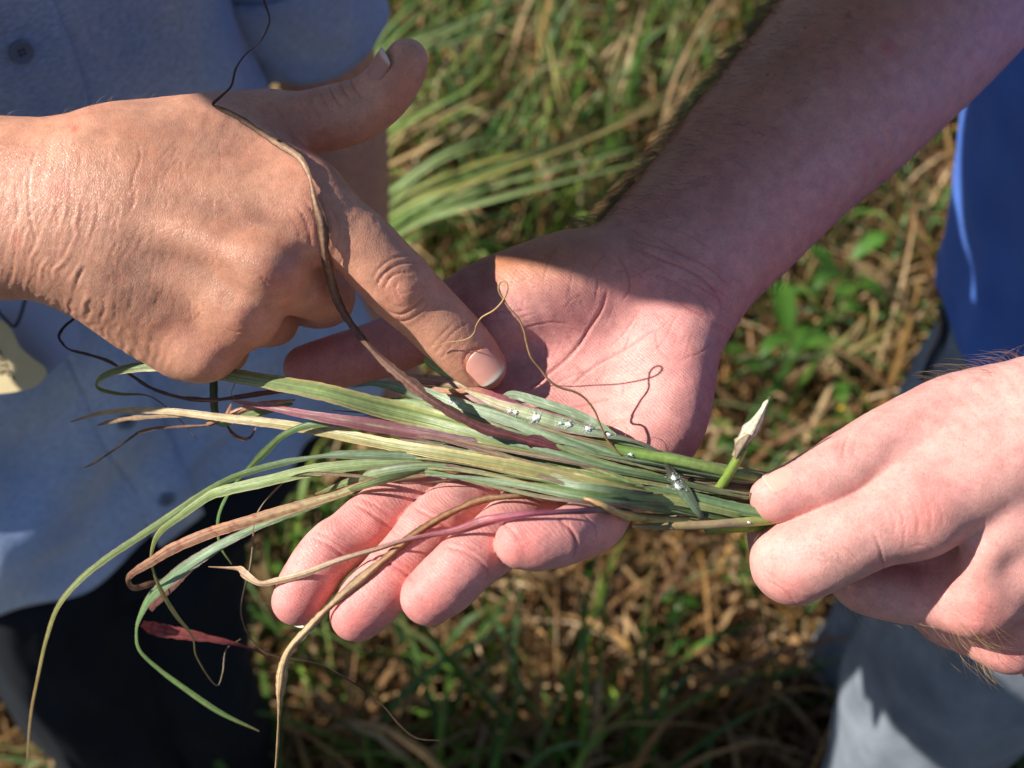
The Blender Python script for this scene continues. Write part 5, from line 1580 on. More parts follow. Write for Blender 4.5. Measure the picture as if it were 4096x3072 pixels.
MO = (H_OPEN, envelope(H_OPEN, 1, 3)); MP = (H_POINT, envelope(H_POINT, 1, 2))
DO = ((MO, -30),)
def _fit():
    gy, gx = np.mgrid[0:384, 0:512]; X = gx * 8.0; Y = gy * 8.0
    top = 1560 + (X - 1500) * .2; bot = np.where(X < 2300, 1930.0, 1930 + (X - 2300) * .17)
    m = (X > 1650) & (X < 2720) & (Y > top) & (Y < bot) & (H_OPEN > -30)
    x = (X[m] - 2200) / 500; y = (Y[m] - 1800) / 150
    A = np.stack([np.ones_like(x), x, y, x * x, x * y], 1)
    c, *_ = np.linalg.lstsq(A, H_OPEN[m], rcond=None)
    c[0] += np.percentile(H_OPEN[m] - A @ c, 98)
    print('bunch', c)
    return c
BC = _fit()
def bunch_surface(px, py):
    x = np.clip((px - 2200) / 500, -1.2, .9); y = np.clip((py - 1800) / 150, -1.6, 1.2)
    z = BC[0] + BC[1] * x + BC[2] * y + BC[3] * x * x + BC[4] * x * y
    k = np.clip((px - 2550) / 450, 0, 1); k = k * k * (3 - 2 * k)
    return z * (1 - k) + 33 * k
DP = ((MP, -30),)
DBOTH = ((MO, -30), (MP, 5))
LG = (136, 160, 92); MG = (108, 136, 66); DG = (78, 106, 50); GG = (122, 146, 104); YG = (156, 160, 78); YE = (190, 164, 92)
TAN = (202, 166, 112); BRN = (138, 98, 62); DBR = (92, 64, 46); PUR = (106, 58, 70); PNK = (190, 72, 104); ORG = (208, 142, 92); RST = (150, 78, 56)

# filling blades, low in the bunch
rf = np.random.default_rng(12)
for i in range(15):
    y0 = rf.uniform(1700, 1850); y1 = rf.uniform(1930, 2070); x0 = rf.uniform(1680, 2050)
    c = [MG, DG, GG, PUR, YG][i % 5]
    blade([(x0, y0, 8), ((x0 * 2 + 2900) / 3, y0 * .62 + y1 * .38, 44), ((x0 + 5800) / 3, y0 * .3 + y1 * .7 - 10, 46), (3010, y1 - 20, 12), (3110, y1 - 22, 10)],
          (6, 8, 10, 20, 24), [c, c, c, [(126, 84, 74), (150, 120, 84), (112, 72, 70)][i % 3], [(126, 84, 74), (150, 130, 90), MG][i % 3]], drape=DO, lay=.3 + .22 * i / 3, roll=rf.uniform(-25, 25), seed=20 + i, spots=.2 if i % 2 else 0)

# slim blades packed through the bunch
pal = [MG, GG, DG, LG, YG, (128, 84, 80), (150, 130, 84), GG, (98, 126, 64), (120, 92, 76), MG, (160, 152, 92)]
for i in range(38):
    f = (i + rf.uniform(-.4, .4)) / 37
    x0 = rf.uniform(1330, 1900); y0 = 1560 + f * 330 + (x0 - 1330) * .10 * (1 - f) ; y1 = 1870 + f * 215
    x1 = rf.uniform(2700, 3000)
    w = rf.uniform(9, 26); c = pal[i % 12]; c2 = pal[(i * 5 + 3) % 12]
    ym = (y0 * .45 + y1 * .55) + rf.normal(0, 12)
    hgt = rf.uniform(3, 10.5)
    blade([(x0, y0 + rf.normal(0, 10), 3), (x0 * .75 + x1 * .25, y0 * .74 + ym * .26 + rf.normal(0, 8), w), (x0 * .45 + x1 * .55, ym, w * 1.1), (x0 * .2 + x1 * .8, ym * .4 + y1 * .6 + rf.normal(0, 8), w), (x1, y1, w * .5), (x1 + 120, y1 + 22 - f * 30, 5)],
          (10, 18, 24, 28, 30), [c, c, c2, [(122, 80, 72), (146, 116, 82), (104, 66, 66), MG, (150, 140, 92)][i % 5]], edge=[c, c2] if i % 3 else [(130, 90, 80), c2], drape=DO, lay=(hgt * .4, hgt, hgt, hgt * .8, hgt * .5), roll=(rf.uniform(-35, 35), rf.uniform(-35, 35)), seed=100 + i, fold=.3, spots=.25 if i % 4 == 0 else 0, mat=M_DRY if i % 6 == 5 else None)

# back layer, left side
blade([(1171, 1615, 10), (1063, 1636, 45), (970, 1650, 52), (885, 1690, 40), (858, 1640, 32), (854, 1523, 30), (850, 1430, 20)], (2, -6, -14, -20, -24), [MG, LG, LG, DG, DG], seed=1, roll=(0, 10, -20))
blade([(1300, 1560, 8), (1112, 1567, 20), (922, 1594, 18), (814, 1602, 18), (705, 1588, 18), (597, 1550, 17), (515, 1496, 15), (434, 1447, 14), (353, 1420, 14), (282, 1401, 14), (250, 1377, 15), (233, 1344, 14), (255, 1306, 13), (293, 1274, 12), (312, 1246, 9), (316, 1215, 5)],
      (4, -8, -18, -24, -30), [RST, (104, 58, 48), DBR, (70, 52, 44), (60, 46, 42)], mat=M_DRY, seed=2, roll=25, wav=.5, fold=.3)
blade([(1180, 1600, 10), (1030, 1622, 26), (922, 1660, 28), (841, 1697, 30), (814, 1704, 14), (705, 1708, 12), (624, 1713, 13), (559, 1729, 12), (532, 1745, 9), (434, 1816, 9), (353, 1865, 8), (298, 1876, 3)],
      (6, -4, -14, -22, -32, -40), [(190, 132, 96), (196, 140, 104), BRN, DBR, DBR], mat=M_DRY, seed=3, wav=1, roll=(0, 30, 10, 50), fold=.3)
blade([(905, 1690, 10), (911, 1705, 12), (933, 1735, 14), (966, 1754, 16), (998, 1751, 14), (1018, 1720, 9), (1026, 1700, 3)], (-16, -18, -22), [RST, BRN, (150, 96, 66)], mat=M_DRY, seed=4, roll=35)
blade([(925, 1614, 6), (915, 1640, 18), (905, 1665, 16), (900, 1690, 6)], (2, -6), [(196, 128, 92), ORG], mat=M_DRY, seed=5)
blade([(1550, 1700, 10), (1280, 1696, 30), (1144, 1735, 26), (1063, 1805, 32), (1008, 1860, 22), (943, 1930, 10), (890, 2018, 12), (870, 2092, 12), (880, 2184, 10), (926, 2258, 4)],
      (20, 10, 0, -12, -24, -34), [LG, MG, MG, (124, 166, 84), (150, 176, 70)], seed=6, roll=(0, 20, -30))

# hanging leaves, lower left
blade([(1500, 1945, 10), (1330, 1985, 36), (1160, 2050, 42), (1019, 2110, 32), (880, 2180, 45), (741, 2268, 62), (648, 2342, 62), (593, 2397, 48), (556, 2471, 28), (544, 2527, 16), (556, 2601, 24), (630, 2675, 28), (741, 2758, 28), (880, 2851, 22), (1037, 2925, 6)],
      (8, 4, -2, -12, -22, -29, -35, -44), [DG, MG, (98, 134, 84), (104, 140, 86), (96, 146, 60), (120, 160, 62), (130, 160, 64)], edge=[DG, (110, 70, 60), PUR, (120, 120, 60)], edge_pow=5, seed=8, bunch=False, roll=(0, -20, -35, -30, 10), spots=.12, drape=())
blade([(600, 2440, 26), (620, 2400, 44), (690, 2330, 42), (800, 2240, 24), (930, 2150, 8)], (-26, -22, -12), [(104, 56, 44), (112, 66, 48), (120, 78, 52)], seed=9, roll=20, mat=M_DRY, spots=.4)
blade([(569, 2494, 34), (600, 2508, 42), (648, 2522, 45), (787, 2545, 40), (926, 2573, 17), (1020, 2600, 10), (1102, 2647, 5)], (-30, -36, -44, -54), [(172, 60, 58), (176, 82, 70), (150, 58, 58), (140, 64, 60)], seed=10, spots=.5, spotcol=(120, 26, 50), roll=(20, 0), mat=M_DRY)
blade([(1909, 1880, 8), (1605, 1913, 18), (1442, 1946, 32), (1334, 1984, 36), (1171, 2032, 45), (1008, 2081, 48), (900, 2114, 48), (833, 2135, 48), (695, 2193, 45), (602, 2249, 36), (528, 2295, 28), (512, 2325, 22), (537, 2352, 24), (602, 2335, 26), (650, 2318, 10)],
      (30, 28, 24, 18, 8, -4, -14, -22), [ORG, (176, 160, 92), (166, 172, 100), (196, 160, 106), (206, 146, 104), (202, 146, 106), (170, 116, 84), BRN], edge=[ORG, ORG, ORG, ORG, BRN], seed=11, bunch=False, spots=.55, spotcol=(150, 66, 50), drape=DO, lay=(3, 8, 8), roll=(0, 15, 10))
blade([(1980, 1860, 8), (1822, 1868, 30), (1660, 1872, 46), (1530, 1890, 52), (1440, 1912, 40), (1370, 1935, 26), (1310, 1958, 14), (1260, 1976, 5)],
      (26, 23, 16, 8, -2), [MG, LG, GG, LG, MG, DG], edge=[MG, (130, 84, 92), ORG], edge_pow=6, seed=12, drape=DO, lay=(0.5, 4.2, 4.2, 4.2), spots=.1, roll=(0, 8, -12))
blade([(1700, 1880, 10), (1560, 1915, 34), (1470, 1940, 30), (1400, 1960, 20), (1350, 1976, 6)], (22, 14, 6, -4), [DG, MG, DG], seed=13, drape=DO, lay=2.4, roll=20)
blade([(1860, 1850, 8), (1687, 1853, 22), (1551, 1853, 36), (1388, 1864, 48), (1226, 1886, 50), (1063, 1924, 46), (900, 1962, 40), (833, 1985, 36), (722, 2064, 30), (639, 2129, 23), (607, 2203, 14), (611, 2277, 10), (648, 2370, 18), (704, 2462, 17), (769, 2545, 8), (787, 2629, 6), (861, 2740, 5), (889, 2694, 4), (903, 2601, 4), (963, 2555, 3)],
      (30, 29, 26, 20, 8, -8, -26, -38, -48), [MG, LG, (140, 164, 80), (136, 160, 74), (126, 150, 60), (180, 170, 70), (190, 160, 70), BRN, (130, 120, 100)], edge=[MG, YG, YG, YG, YE], seed=14, drape=DO, lay=(0.5, 5.5, 5.5, 5.5), roll=(0, -10, 12, 25))
blade([(1985, 1872, 10), (1822, 1856, 30), (1714, 1836, 44), (1551, 1826, 46), (1388, 1819, 38), (1280, 1826, 18), (1117, 1855, 28), (954, 1902, 28), (833, 1962, 28), (695, 2055, 30), (556, 2147, 29), (417, 2240, 27), (315, 2323, 24), (232, 2425, 20), (185, 2555, 15), (148, 2721, 11), (120, 2879, 9), (104, 3110, 5)],
      (32, 31, 28, 20, 4, -16, -34, -46, -56), [MG, GG, GG, MG, LG, MG, (128, 156, 74), (160, 160, 64), (196, 158, 74), (186, 150, 96)], edge=[MG, MG, ORG, YE], edge_pow=6, seed=15, drape=DO, lay=(0.5, 7.5, 7.5, 7.5), roll=(0, 20, -10, 15))

# main blades across the palm
blade([(2900, 2030, 16), (2720, 1980, 42), (2551, 1930, 50), (2388, 1880, 55), (2225, 1828, 65), (2063, 1776, 75), (1900, 1726, 82), (1768, 1688, 85), (1640, 1655, 84), (1497, 1620, 82), (1296, 1566, 72), (1063, 1522, 63), (900, 1494, 58), (760, 1465, 52), (597, 1462, 47), (488, 1476, 38), (412, 1503, 28), (384, 1534, 18), (405, 1560, 18), (488, 1577, 14), (597, 1585, 7), (700, 1660, 5), (787, 1755, 3)],
      (27, 29, 31, 30, 26, 20, 8, -4, -14, -26), [DG, MG, (132, 150, 72), (136, 156, 76), (138, 160, 82), (128, 150, 68), (106, 130, 56), (102, 126, 56), (110, 118, 60)], edge=[MG, YG, YE, YE, TAN], edge_pow=4, seed=16, drape=DO, lay=(3, 9, 9, 9, 9), roll=(0, -14, -18, -10), fold=.22, spots=.06,
      label="wide light green leaf with a yellow edge")
blade([(2300, 1880, 11), (2171, 1855, 33), (2008, 1812, 46), (1931, 1785, 48), (1714, 1740, 54), (1497, 1702, 54), (1280, 1668, 40), (1063, 1626, 24), (960, 1608, 14), (924, 1603, 5)],
      (29, 30, 28, 22, 12, 2), [(112, 78, 76), (122, 80, 82), (134, 84, 86), (144, 88, 88), (170, 92, 102), (186, 92, 112)], edge=[(108, 62, 72), (116, 64, 78), (160, 74, 96), PNK], edge_pow=2, seed=17, drape=DO, lay=(0.5, 5, 7, 7, 7), spots=.7, spotcol=(166, 158, 108), spot_len=13, roll=(0, 8, -10), label="purple-red leaf")
blade([(2990, 2070, 14), (2931, 2055, 26), (2714, 2005, 36), (2551, 1974, 38), (2388, 1940, 42), (2225, 1902, 46), (2063, 1866, 48), (1900, 1838, 50), (1768, 1815, 50), (1551, 1777, 50), (1334, 1734, 46), (1117, 1697, 40), (900, 1672, 32), (705, 1648, 28), (542, 1641, 26), (401, 1653, 20), (282, 1687, 5)],
      (29, 31, 32, 29, 24, 12, -2, -16, -28), [MG, YG, (146, 150, 74), (152, 154, 76), (158, 158, 84), (176, 164, 96), (214, 188, 128), (206, 174, 118), (190, 150, 98)], edge=[YG, YE, YE, TAN, TAN], edge_pow=2, seed=18, drape=DO, lay=(8, 11, 11, 11), roll=(0, 10, -8), spots=.1, spotcol=(120, 80, 50), label="long tan and green leaf")
blade([(1000, 1690, 6), (860, 1672, 14), (705, 1664, 16), (520, 1673, 16), (430, 1690, 14), (388, 1701, 6)], (-4, -12, -26), [TAN, (190, 150, 100), (150, 110, 70)], mat=M_DRY, seed=19)
# grey-green and pale leaves near the fingertip
blade([(1405, 1550, 3), (1497, 1534, 22), (1605, 1555, 40), (1714, 1602, 42), (1822, 1650, 34), (1930, 1700, 14)], (18, 22, 26, 27), [GG, (132, 160, 112), (130, 158, 110), MG], seed=21, drape=DO, lay=(6.5, 6.5, 0.5), roll=(0, -15))
blade([(1560, 1600, 6), (1640, 1618, 30), (1760, 1660, 30), (1880, 1712, 12)], (22, 25), [(140, 190, 110), LG, MG], seed=22, drape=DO, lay=(0.5, 5.2, 0.5))
blade([(1700, 1430, 30), (1746, 1458, 52), (1849, 1515, 48), (1931, 1562, 24), (2000, 1600, 8)], (4, 8, 14, 18), [(140, 180, 74), (146, 184, 82), MG], seed=23, drape=DO, lay=1.6, roll=10)
blade([(1620, 1505, 16), (1660, 1514, 36), (1745, 1522, 38), (1830, 1535, 30), (1900, 1560, 10)], (6, 12, 18), [(196, 150, 112), (190, 140, 116), (176, 170, 110)], seed=24, drape=DO, lay=2.4, spots=.5, spotcol=(120, 50, 66))
blade([(1640, 1545, 12), (1740, 1560, 26), (1850, 1580, 26), (1960, 1620, 26), (2080, 1668, 22), (2180, 1710, 8)], (14, 20, 23), [(190, 160, 120), (184, 120, 116), (130, 66, 88), PUR], seed=25, drape=DO, lay=3.4, spots=.4, spotcol=(170, 170, 110))
blade([(1690, 1560, 14), (1795, 1567, 20), (1904, 1560, 24), (1985, 1590, 34), (2060, 1615, 26), (2140, 1640, 18), (2230, 1672, 6)], (18, 21, 24), [ORG, (206, 140, 96), (150, 62, 72), PUR, (120, 70, 84)], seed=26, drape=DO, lay=6.6, mat=M_DRY, roll=(0, 20))
LGREY = blade([(1620, 1530, 8), (1687, 1560, 32), (1822, 1611, 48), (1900, 1638, 44), (2063, 1693, 46), (2225, 1757, 44), (2388, 1822, 42), (2520, 1876, 30), (2640, 1925, 10)], (22, 27, 29, 30), [GG, (140, 168, 112), GG, GG, (128, 160, 120), MG], edge=[(170, 130, 110), GG, (150, 120, 90)], edge_pow=6, seed=27, drape=DO, lay=(8.3, 8.3, 8.3, 1), roll=(0, 12, 6), label="grey-green leaf")
# leaves carrying the white insects
LB = blade([(1860, 1560, 10), (1930, 1590, 30), (2008, 1622, 44), (2144, 1663, 60), (2280, 1702, 60), (2388, 1729, 42), (2497, 1752, 26), (2578, 1777, 25), (2649, 1821, 22), (2676, 1870, 36), (2703, 1918, 50), (2735, 1962, 60), (2768, 2010, 42), (2811, 2076, 26), (2826, 2100, 6)],
      (22, 26, 28, 30, 32, 34, 32), [(176, 172, 116), (172, 160, 108), (152, 170, 116), GG, (104, 128, 92), (112, 96, 84), (128, 152, 108), (136, 162, 122)], edge=[(160, 90, 90), (150, 84, 88), GG, DG], edge_pow=4, seed=28, drape=DO, lay=10.2, roll=(0, 0, 10, 60, 20, 0), spots=.22, label="leaf dotted with white insects")
blade([(2005, 1585, 6), (2052, 1578, 32), (2144, 1604, 40), (2280, 1648, 40), (2388, 1696, 32), (2442, 1729, 18), (2500, 1762, 8)], (12, 18, 22, 26), [(128, 154, 108), (124, 150, 106), GG, (130, 160, 112)], seed=29, drape=DO, lay=5.5, roll=(10, -10), spots=.3, spotcol=(225, 232, 222))
blade([(2210, 1705, 4), (2300, 1740, 20), (2420, 1772, 20), (2520, 1800, 12), (2600, 1830, 4)], (28, 29), [BRN, (170, 112, 78), BRN], mat=M_DRY, seed=30, lay=7.4, drape=DO)
blade([(2300, 1720, 6), (2380, 1790, 26), (2500, 1850, 30), (2640, 1900, 24), (2780, 1940, 8)], (27, 29, 30), [(166, 180, 90), (160, 176, 84), MG], seed=31, lay=(0.5, 6.2, 6.2, 0.5), drape=DO, fold=.4)
# brown strand that runs over the pointing hand and on as a purple leaf
blade([(1040, -60, 8), (1056, 0, 9), (1079, 65, 12), (1074, 111, 15), (1037, 176, 14), (982, 222, 11), (944, 278, 10), (926, 343, 10), (889, 380, 11), (850, 415, 13), (868, 432, 14), (900, 440, 16)],
      (60, 56, 52, 50, 48), [DBR, (84, 60, 44), (80, 58, 46), (72, 54, 46)], mat=M_DRY, seed=32, twist=.09, fold=.3, drape=DP, lay=.5, wav=.6)
blade([(852, 420, 11), (889, 436, 20), (954, 468, 22), (1028, 519, 26), (1111, 574, 28), (1194, 630, 23), (1231, 694, 18), (1245, 741, 20), (1259, 806, 31), (1287, 907, 40), (1296, 1000, 38), (1315, 1093, 34), (1352, 1204, 31), (1407, 1296, 30), (1481, 1389, 31), (1555, 1463, 36), (1632, 1528, 45), (1714, 1593, 37), (1822, 1658, 36), (1931, 1712, 37), (2050, 1745, 37), (2171, 1780, 48), (2334, 1826, 50), (2497, 1872, 50), (2676, 1918, 46), (2768, 1942, 31), (2900, 1965, 10)],
      (40, 38, 34, 40, 36, 26, 30, 38, 40, 40, 38, 32), [(120, 86, 60), (190, 146, 106), (198, 152, 110), (150, 108, 76), (160, 116, 82), (148, 104, 76), (128, 86, 66), (112, 70, 58), (110, 56, 56), (122, 52, 60), (134, 74, 62), (112, 100, 70), (104, 110, 72)],
      edge=[DBR, (96, 68, 50), DBR, DBR, (90, 50, 50), PUR, (110, 60, 60)], edge_pow=2, mat=M_DRY, seed=33, drape=DBOTH, lay=(1.2, 1.2, 1.2, 1.2, 1.2, 1.2, 8, 9.5, 9.5, 9.5, 6), fold=.35, wav=.5, roll=(10, -15, 20, 0, -10, 0), spots=.25, spotcol=(58, 42, 36), smooth_it=12, label="twisted brown strand turning into a purple leaf")
# thin looped strand
loop = [(1733, 1388, 3), (1798, 1369, 4), (1863, 1358, 5), (1895, 1334, 7), (1906, 1301, 9), (1928, 1269, 8), (1971, 1244, 9), (1998, 1220, 7), (2020, 1188, 8), (2030, 1155, 8), (2026, 1133, 7), (2009, 1124, 6), (1996, 1139, 8), (1996, 1166, 10), (2015, 1198, 9), (2036, 1231, 11), (2074, 1274, 11), (2096, 1323, 10), (2104, 1361, 10), (2123, 1426, 10), (2161, 1475, 12), (2199, 1524, 12), (2243, 1551, 10), (2297, 1567, 10), (2340, 1594, 10), (2378, 1643, 10), (2400, 1697, 9), (2427, 1757, 8), (2460, 1795, 8), (2490, 1830, 6)]
stem([(x, y) for x, y, w in loop], (27, 28, 30, 33, 36, 40, 44, 47, 50, 51, 51, 50.5, 49.5, 49, 48.5, 48, 47, 46, 45, 44, 42, 41, 40, 39.5, 39, 39, 39, 39.5, 40, 40), (.14, .24, .33, .35, .35, .4, .45, .4, .34), [(170, 138, 96), (186, 152, 104), (176, 140, 96), (160, 124, 84), (130, 98, 68), (120, 88, 60)], name="looped_strand", seed=34)["label"] = "thin dry strand with a small loop"
# dry leaf over the fingers and purple leaf under it
blade([(2273, 1973, 22), (2180, 1978, 24), (2085, 1984, 26), (1940, 1999, 29), (1831, 2039, 31), (1723, 2096, 33), (1636, 2154, 36), (1542, 2234, 37), (1434, 2328, 37), (1325, 2422, 35), (1239, 2508, 33), (1159, 2595, 36), (1130, 2667, 46), (1119, 2761, 36), (1116, 2848, 15), (1108, 3000, 12), (1096, 3140, 9)],
      (40, 44, 48, 50, 54, 56, 54, 50, 42, 30, 20), [(150, 128, 84), (176, 132, 84), (168, 118, 70), (186, 138, 84), (206, 168, 116), (208, 172, 118), (196, 156, 96), (168, 128, 74), (170, 130, 84)], edge=[BRN, BRN, (120, 80, 48), TAN, (130, 96, 60)], edge_pow=2, mat=M_DRY, seed=35, bunch=False, drape=DO, lay=1.6, fold=.45, wav=.4, spots=.2, spotcol=(96, 64, 40), label="long dry brown leaf hanging over the fingers")
blade([(2576, 2024, 16), (2446, 2035, 28), (2330, 2045, 24), (2229, 2049, 22), (2085, 2060, 30), (1940, 2089, 46), (1831, 2125, 36), (1723, 2143, 25), (1615, 2165, 22), (1506, 2198, 24), (1362, 2241, 25), (1217, 2295, 28), (1108, 2324, 27), (1043, 2336, 22), (1000, 2316, 30), (960, 2288, 40), (945, 2276, 20), (900, 2272, 10), (833, 2268, 5)],
      (38, 46, 58, 66, 60, 56, 52, 46, 40, 34, 26), [(100, 128, 76), (110, 120, 84), (128, 84, 104), (176, 66, 96), (190, 96, 88), (150, 70, 78), (190, 150, 110), (206, 172, 128), (204, 168, 128), (180, 140, 104), (170, 130, 96)], edge=[DG, (110, 60, 90), PNK, PUR, TAN, TAN], edge_pow=2, seed=36, bunch=False, drape=DO, lay=.9, fold=.35, roll=(0, 0, 25, 0, 20), spots=.2, label="purple leaf with a dry curled end")
blade([(1960, 1893, 6), (1909, 1905, 12), (1768, 1929, 16), (1605, 1937, 17), (1442, 1910, 15), (1334, 1897, 14), (1226, 1891, 13), (1144, 1918, 14), (1079, 1978, 15), (1030, 2043, 14), (1011, 2114, 14), (1008, 2200, 13), (1000, 2277, 12), (972, 2388, 11), (968, 2462, 11), (1000, 2545, 12), (1074, 2610, 12), (1204, 2638, 9), (1296, 2666, 10), (1435, 2749, 10), (1528, 2823, 9), (1593, 2897, 7), (1667, 2953, 6), (1760, 2962, 3)],
      (34, 36, 32, 22, 10, 0, -12, -22, -30, -36), [(120, 96, 70), (142, 116, 84), (136, 108, 78), (150, 122, 90), (126, 98, 70), (100, 76, 56), (92, 70, 52), (110, 86, 64)], mat=M_DRY, seed=37, bunch=False, drape=DO, lay=3.2, twist=.05, fold=.5, wav=.6, label="thin twisted dry strand hanging below the fingers")
# broad leaves at the pinched end
blade([(2280, 1946, 6), (2388, 1967, 32), (2551, 1998, 48), (2714, 2008, 62), (2877, 2043, 64), (3012, 2068, 46), (3110, 2078, 20), (3200, 2075, 6)], (28, 31, 32, 31, 29), [MG, DG, (88, 112, 60), (90, 116, 64), DG, (70, 96, 46)], seed=38, drape=DO, lay=(0.5, 6.8, 6.8, 6.8), roll=(0, 14, 8), fold=.2)
blade([(2240, 1840, 6), (2415, 1902, 40), (2605, 1950, 48), (2822, 2008, 54), (2985, 2043, 50), (3080, 2062, 20), (3160, 2068, 8)], (29, 32, 33, 32, 29), [LG, GG, (104, 132, 82), (100, 130, 78), MG], seed=39, drape=DO, lay=(0.5, 8, 8.6, 8.6), roll=(0, -14, -6), fold=.18)
blade([(2050, 1905, 6), (2225, 1955, 36), (2388, 1985, 40), (2551, 1990, 26), (2700, 2000, 8)], (28, 30, 31), [DG, (100, 132, 56), MG], seed=40, drape=DO, lay=(0.5, 5, 5, 0.5), roll=20, fold=.3)
# stems
stem([(2330, 1770), (2551, 1815), (2714, 1843), (2877, 1880), (3083, 1926), (3260, 1975), (3420, 2030)], (35, 41, 42, 38, 28, 20), 2.0, [DG, (118, 142, 72), (130, 146, 82), (122, 148, 68), (116, 142, 66)], seed=1)
stem([(2600, 1850), (2746, 1886), (2877, 1929), (3007, 1955), (3250, 2010), (3420, 2060)], (26, 26, 24, 18, 14), 2.1, [(128, 84, 66), (150, 110, 80), (142, 96, 80), (150, 120, 90)], seed=2)
stem([(2640, 1915), (2779, 1956), (2904, 1984), (2996, 2005), (3250, 2050)], (25, 26, 23, 18), 2.3, [MG, (168, 172, 100), (160, 168, 96), YG], seed=3)
stem([(2680, 1960), (2822, 2005), (3007, 2030), (3250, 2062)], (25, 25, 22, 18), 2.0, [PUR, (150, 70, 84), (130, 60, 76)], seed=4)
stem([(2560, 1790), (2700, 1845), (2850, 1900), (3007, 1940), (3240, 1990)], (23, 23, 21, 16), 1.8, [PUR, (140, 84, 84), (150, 130, 96)], seed=5)
stem([(2300, 1979), (2390, 2012), (2513, 2062), (2714, 2078), (2822, 2088), (2960, 2086), (3150, 2080)], (42, 40, 37, 32, 29, 25), (.35, 1.3, 1.9, 2.2, 2.2), [(110, 80, 52), TAN, (196, 190, 120), (206, 196, 140), (180, 190, 110), MG], seed=6, drape=DO, joints=(.01, .33))
stem([(2529, 2103), (2605, 2107), (2822, 2100), (2985, 2088), (3100, 2078), (3230, 2066)], (42, 43, 42, 39, 30), (0.6, 1.6, 1.8, 1.8), [TAN, (150, 130, 90), (140, 120, 96), (150, 170, 84), (156, 180, 88)], seed=7)
stem([(2820, 2100), (2950, 2098), (3060, 2092), (3200, 2080)], (28, 28, 26), 3.0, [MG, (140, 168, 60), MG], seed=8)
SU = stem([(2830, 2030), (2844, 2005), (2904, 1913), (2958, 1821), (2972, 1795)], (30, 34, 40, 46, 47), (1.9, 1.85, 1.75, 1.7), [DG, (112, 134, 56), (118, 138, 60), (140, 136, 76)], name="cut_stem", seed=9)
blade([(2950, 1832, 44), (2970, 1795, 62), (2992, 1757, 58), (3012, 1728, 56), (3030, 1690, 44), (3048, 1653, 30), (3064, 1620, 18), (3074, 1600, 8), (3070, 1592, 4)], (48, 50, 52, 54), [TAN, (196, 176, 140), (222, 206, 172), (226, 212, 180), (210, 192, 156)], mat=M_DRY, seed=41, fold=.75, wav=1.5, roll=(-25, 10, 30, -10), spots=.45, spotcol=(120, 92, 66), name="dry_sheath")
blade([(2944, 1838, 16), (2962, 1800, 34), (2984, 1764, 28), (3000, 1738, 10)], (49, 51), [(140, 116, 90), (160, 136, 104)], mat=M_DRY, seed=42, fold=.6, wav=1, name="dry_sheath")
# loose fibres
for k, pts in enumerate(([(2450, 1690, 2), (2470, 1678, 2), (2500, 1690, 2), (2506, 1720, 2), (2500, 1745, 2)], [(2430, 1712, 2), (2445, 1690, 2), (2452, 1676, 2)], [(3066, 1612, 2), (3080, 1590, 2), (3078, 1585, 2), (3070, 1592, 2)], [(940, 1600, 2), (925, 1575, 3), (935, 1545, 4), (940, 1530, 3)])):
    blade(pts, (34, 36) if k < 3 else (0, 0), [TAN, (210, 186, 140)] if k < 3 else [MG, MG], mat=M_DRY, seed=50 + k, name="fibre")

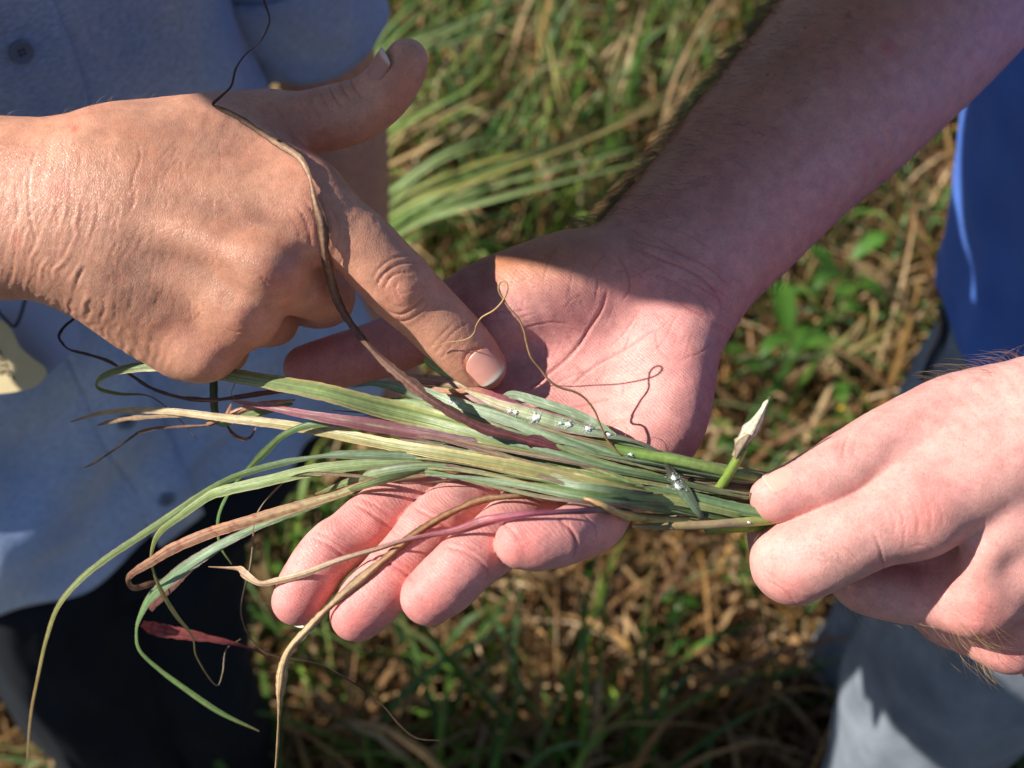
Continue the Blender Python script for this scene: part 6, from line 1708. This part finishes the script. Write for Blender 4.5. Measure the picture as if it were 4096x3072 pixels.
# ------------------------------------------------------------------ white insects on the leaves
def insect(px, py, r, spikes, seed, zoff=0.35, label="", leaf=None):
    rr = np.random.default_rng(seed)
    LP = (leaf or LB)[0]; lx, ly = topix(LP)
    i = np.argmin((lx - px) ** 2 + (ly - py) ** 2)
    near = math.hypot(lx[i] - px, ly[i] - py)
    z = LP[i, 2]
    c = C(px, py, z + zoff)
    th, ph = np.meshgrid(np.linspace(0, 2 * np.pi, 16, endpoint=False), np.linspace(0.05, np.pi - .05, 9))
    d = np.stack([np.sin(ph) * np.cos(th), np.sin(ph) * np.sin(th), np.cos(ph)], -1).reshape(-1, 3)
    V = c + d * np.array([r * 1.1, r * .8, r * .32]) * (.9 + .45 * noise3(d * 2.4, 1.0, seed) + .3 * noise3(d * 6, 1.0, seed + 5))[:, None]
    ang = math.radians(-20); R2 = np.array([[math.cos(ang), -math.sin(ang), 0], [math.sin(ang), math.cos(ang), 0], [0, 0, 1]])
    V = (V - c) @ R2.T + c
    o = mesh_obj("mealybug", C2W(V), grid_faces(16, 9, True), M_WAX, None, lin((226, 228, 222)), loc=C2W(c))
    mb = MB()
    for k in range(spikes):
        a = rr.uniform(0, 2 * np.pi); l = r * rr.uniform(1.3, 2.1)
        P = c + np.array([[0, 0, 0], [math.cos(a) * l * .6 * 1.2, math.sin(a) * l * .6, -.1], [math.cos(a) * l * 1.2, math.sin(a) * l, -.3]])
        Vv, Ff = tube_quads(C2W(P), np.array([.09, .06, .02]) / 1000, 4); mb.add(Vv, Ff, lin((236, 238, 236)))
    if spikes:
        for k in range(spikes * 4):
            a = rr.uniform(0, 2 * np.pi); l = r * rr.uniform(.8, 2.6); g = rr.uniform(.05, .16)
            q = c + np.array([math.cos(a) * l * 1.4, math.sin(a) * l * .8 - math.cos(a) * l * .3, -.25])
            Vv, Ff = tube_quads(C2W(np.array([q - [g, 0, 0], q, q + [g, .02, 0]])), np.array([g * .6, g, g * .5]) / 1000, 4); mb.add(Vv, Ff, lin((226, 230, 224)))
        mb.build("wax_filaments", M_WAX, o)
    tag(o, label, "insect", "white mealybugs on the grass")
W1 = "one of two touching white mealybugs close to the largest one"
insect(2148, 1671, 1.75, 22, 1, label="largest fluffy white mealybug in the middle of the spotted leaf")
insect(2043, 1643, .85, 8, 2, label=W1); insect(2064, 1649, .95, 8, 3, label=W1)
insect(2243, 1692, .8, 8, 4, label="small white mealybug at the side of a rounder one on the spotted leaf"); insect(2275, 1699, 1.1, 12, 5, label="round white mealybug with a smaller one at its side on the spotted leaf"); insect(2352, 1716, 1.1, 12, 6, label="lone round white mealybug between a pair and the looped strand")
insect(2697, 1913, .95, 14, 7, label="white mealybug on the folded leaf that crosses the stems"); insect(2712, 1948, 1.1, 14, 8, label="white mealybug on the folded leaf that crosses the stems")
insect(2436, 1738, .8, 8, 9, label="white mealybug where the spotted leaf narrows")
insect(2524, 1818, .75, 3, 10, label="small white mealybug on a green stem in front of the palm", leaf=STEMS[1], zoff=2.4); insect(2996, 2090, .6, 0, 11, label="small cream mealybug on the lowest stem beside the pinching thumb", leaf=STEMS[7], zoff=2.0)
insect(1806, 1606, .9, 9, 12, label="white mealybug on the grey-green leaf under the pointing fingertip", leaf=LGREY); insect(1829, 1613, .8, 9, 13, label="white mealybug on the grey-green leaf under the pointing fingertip", leaf=LGREY)
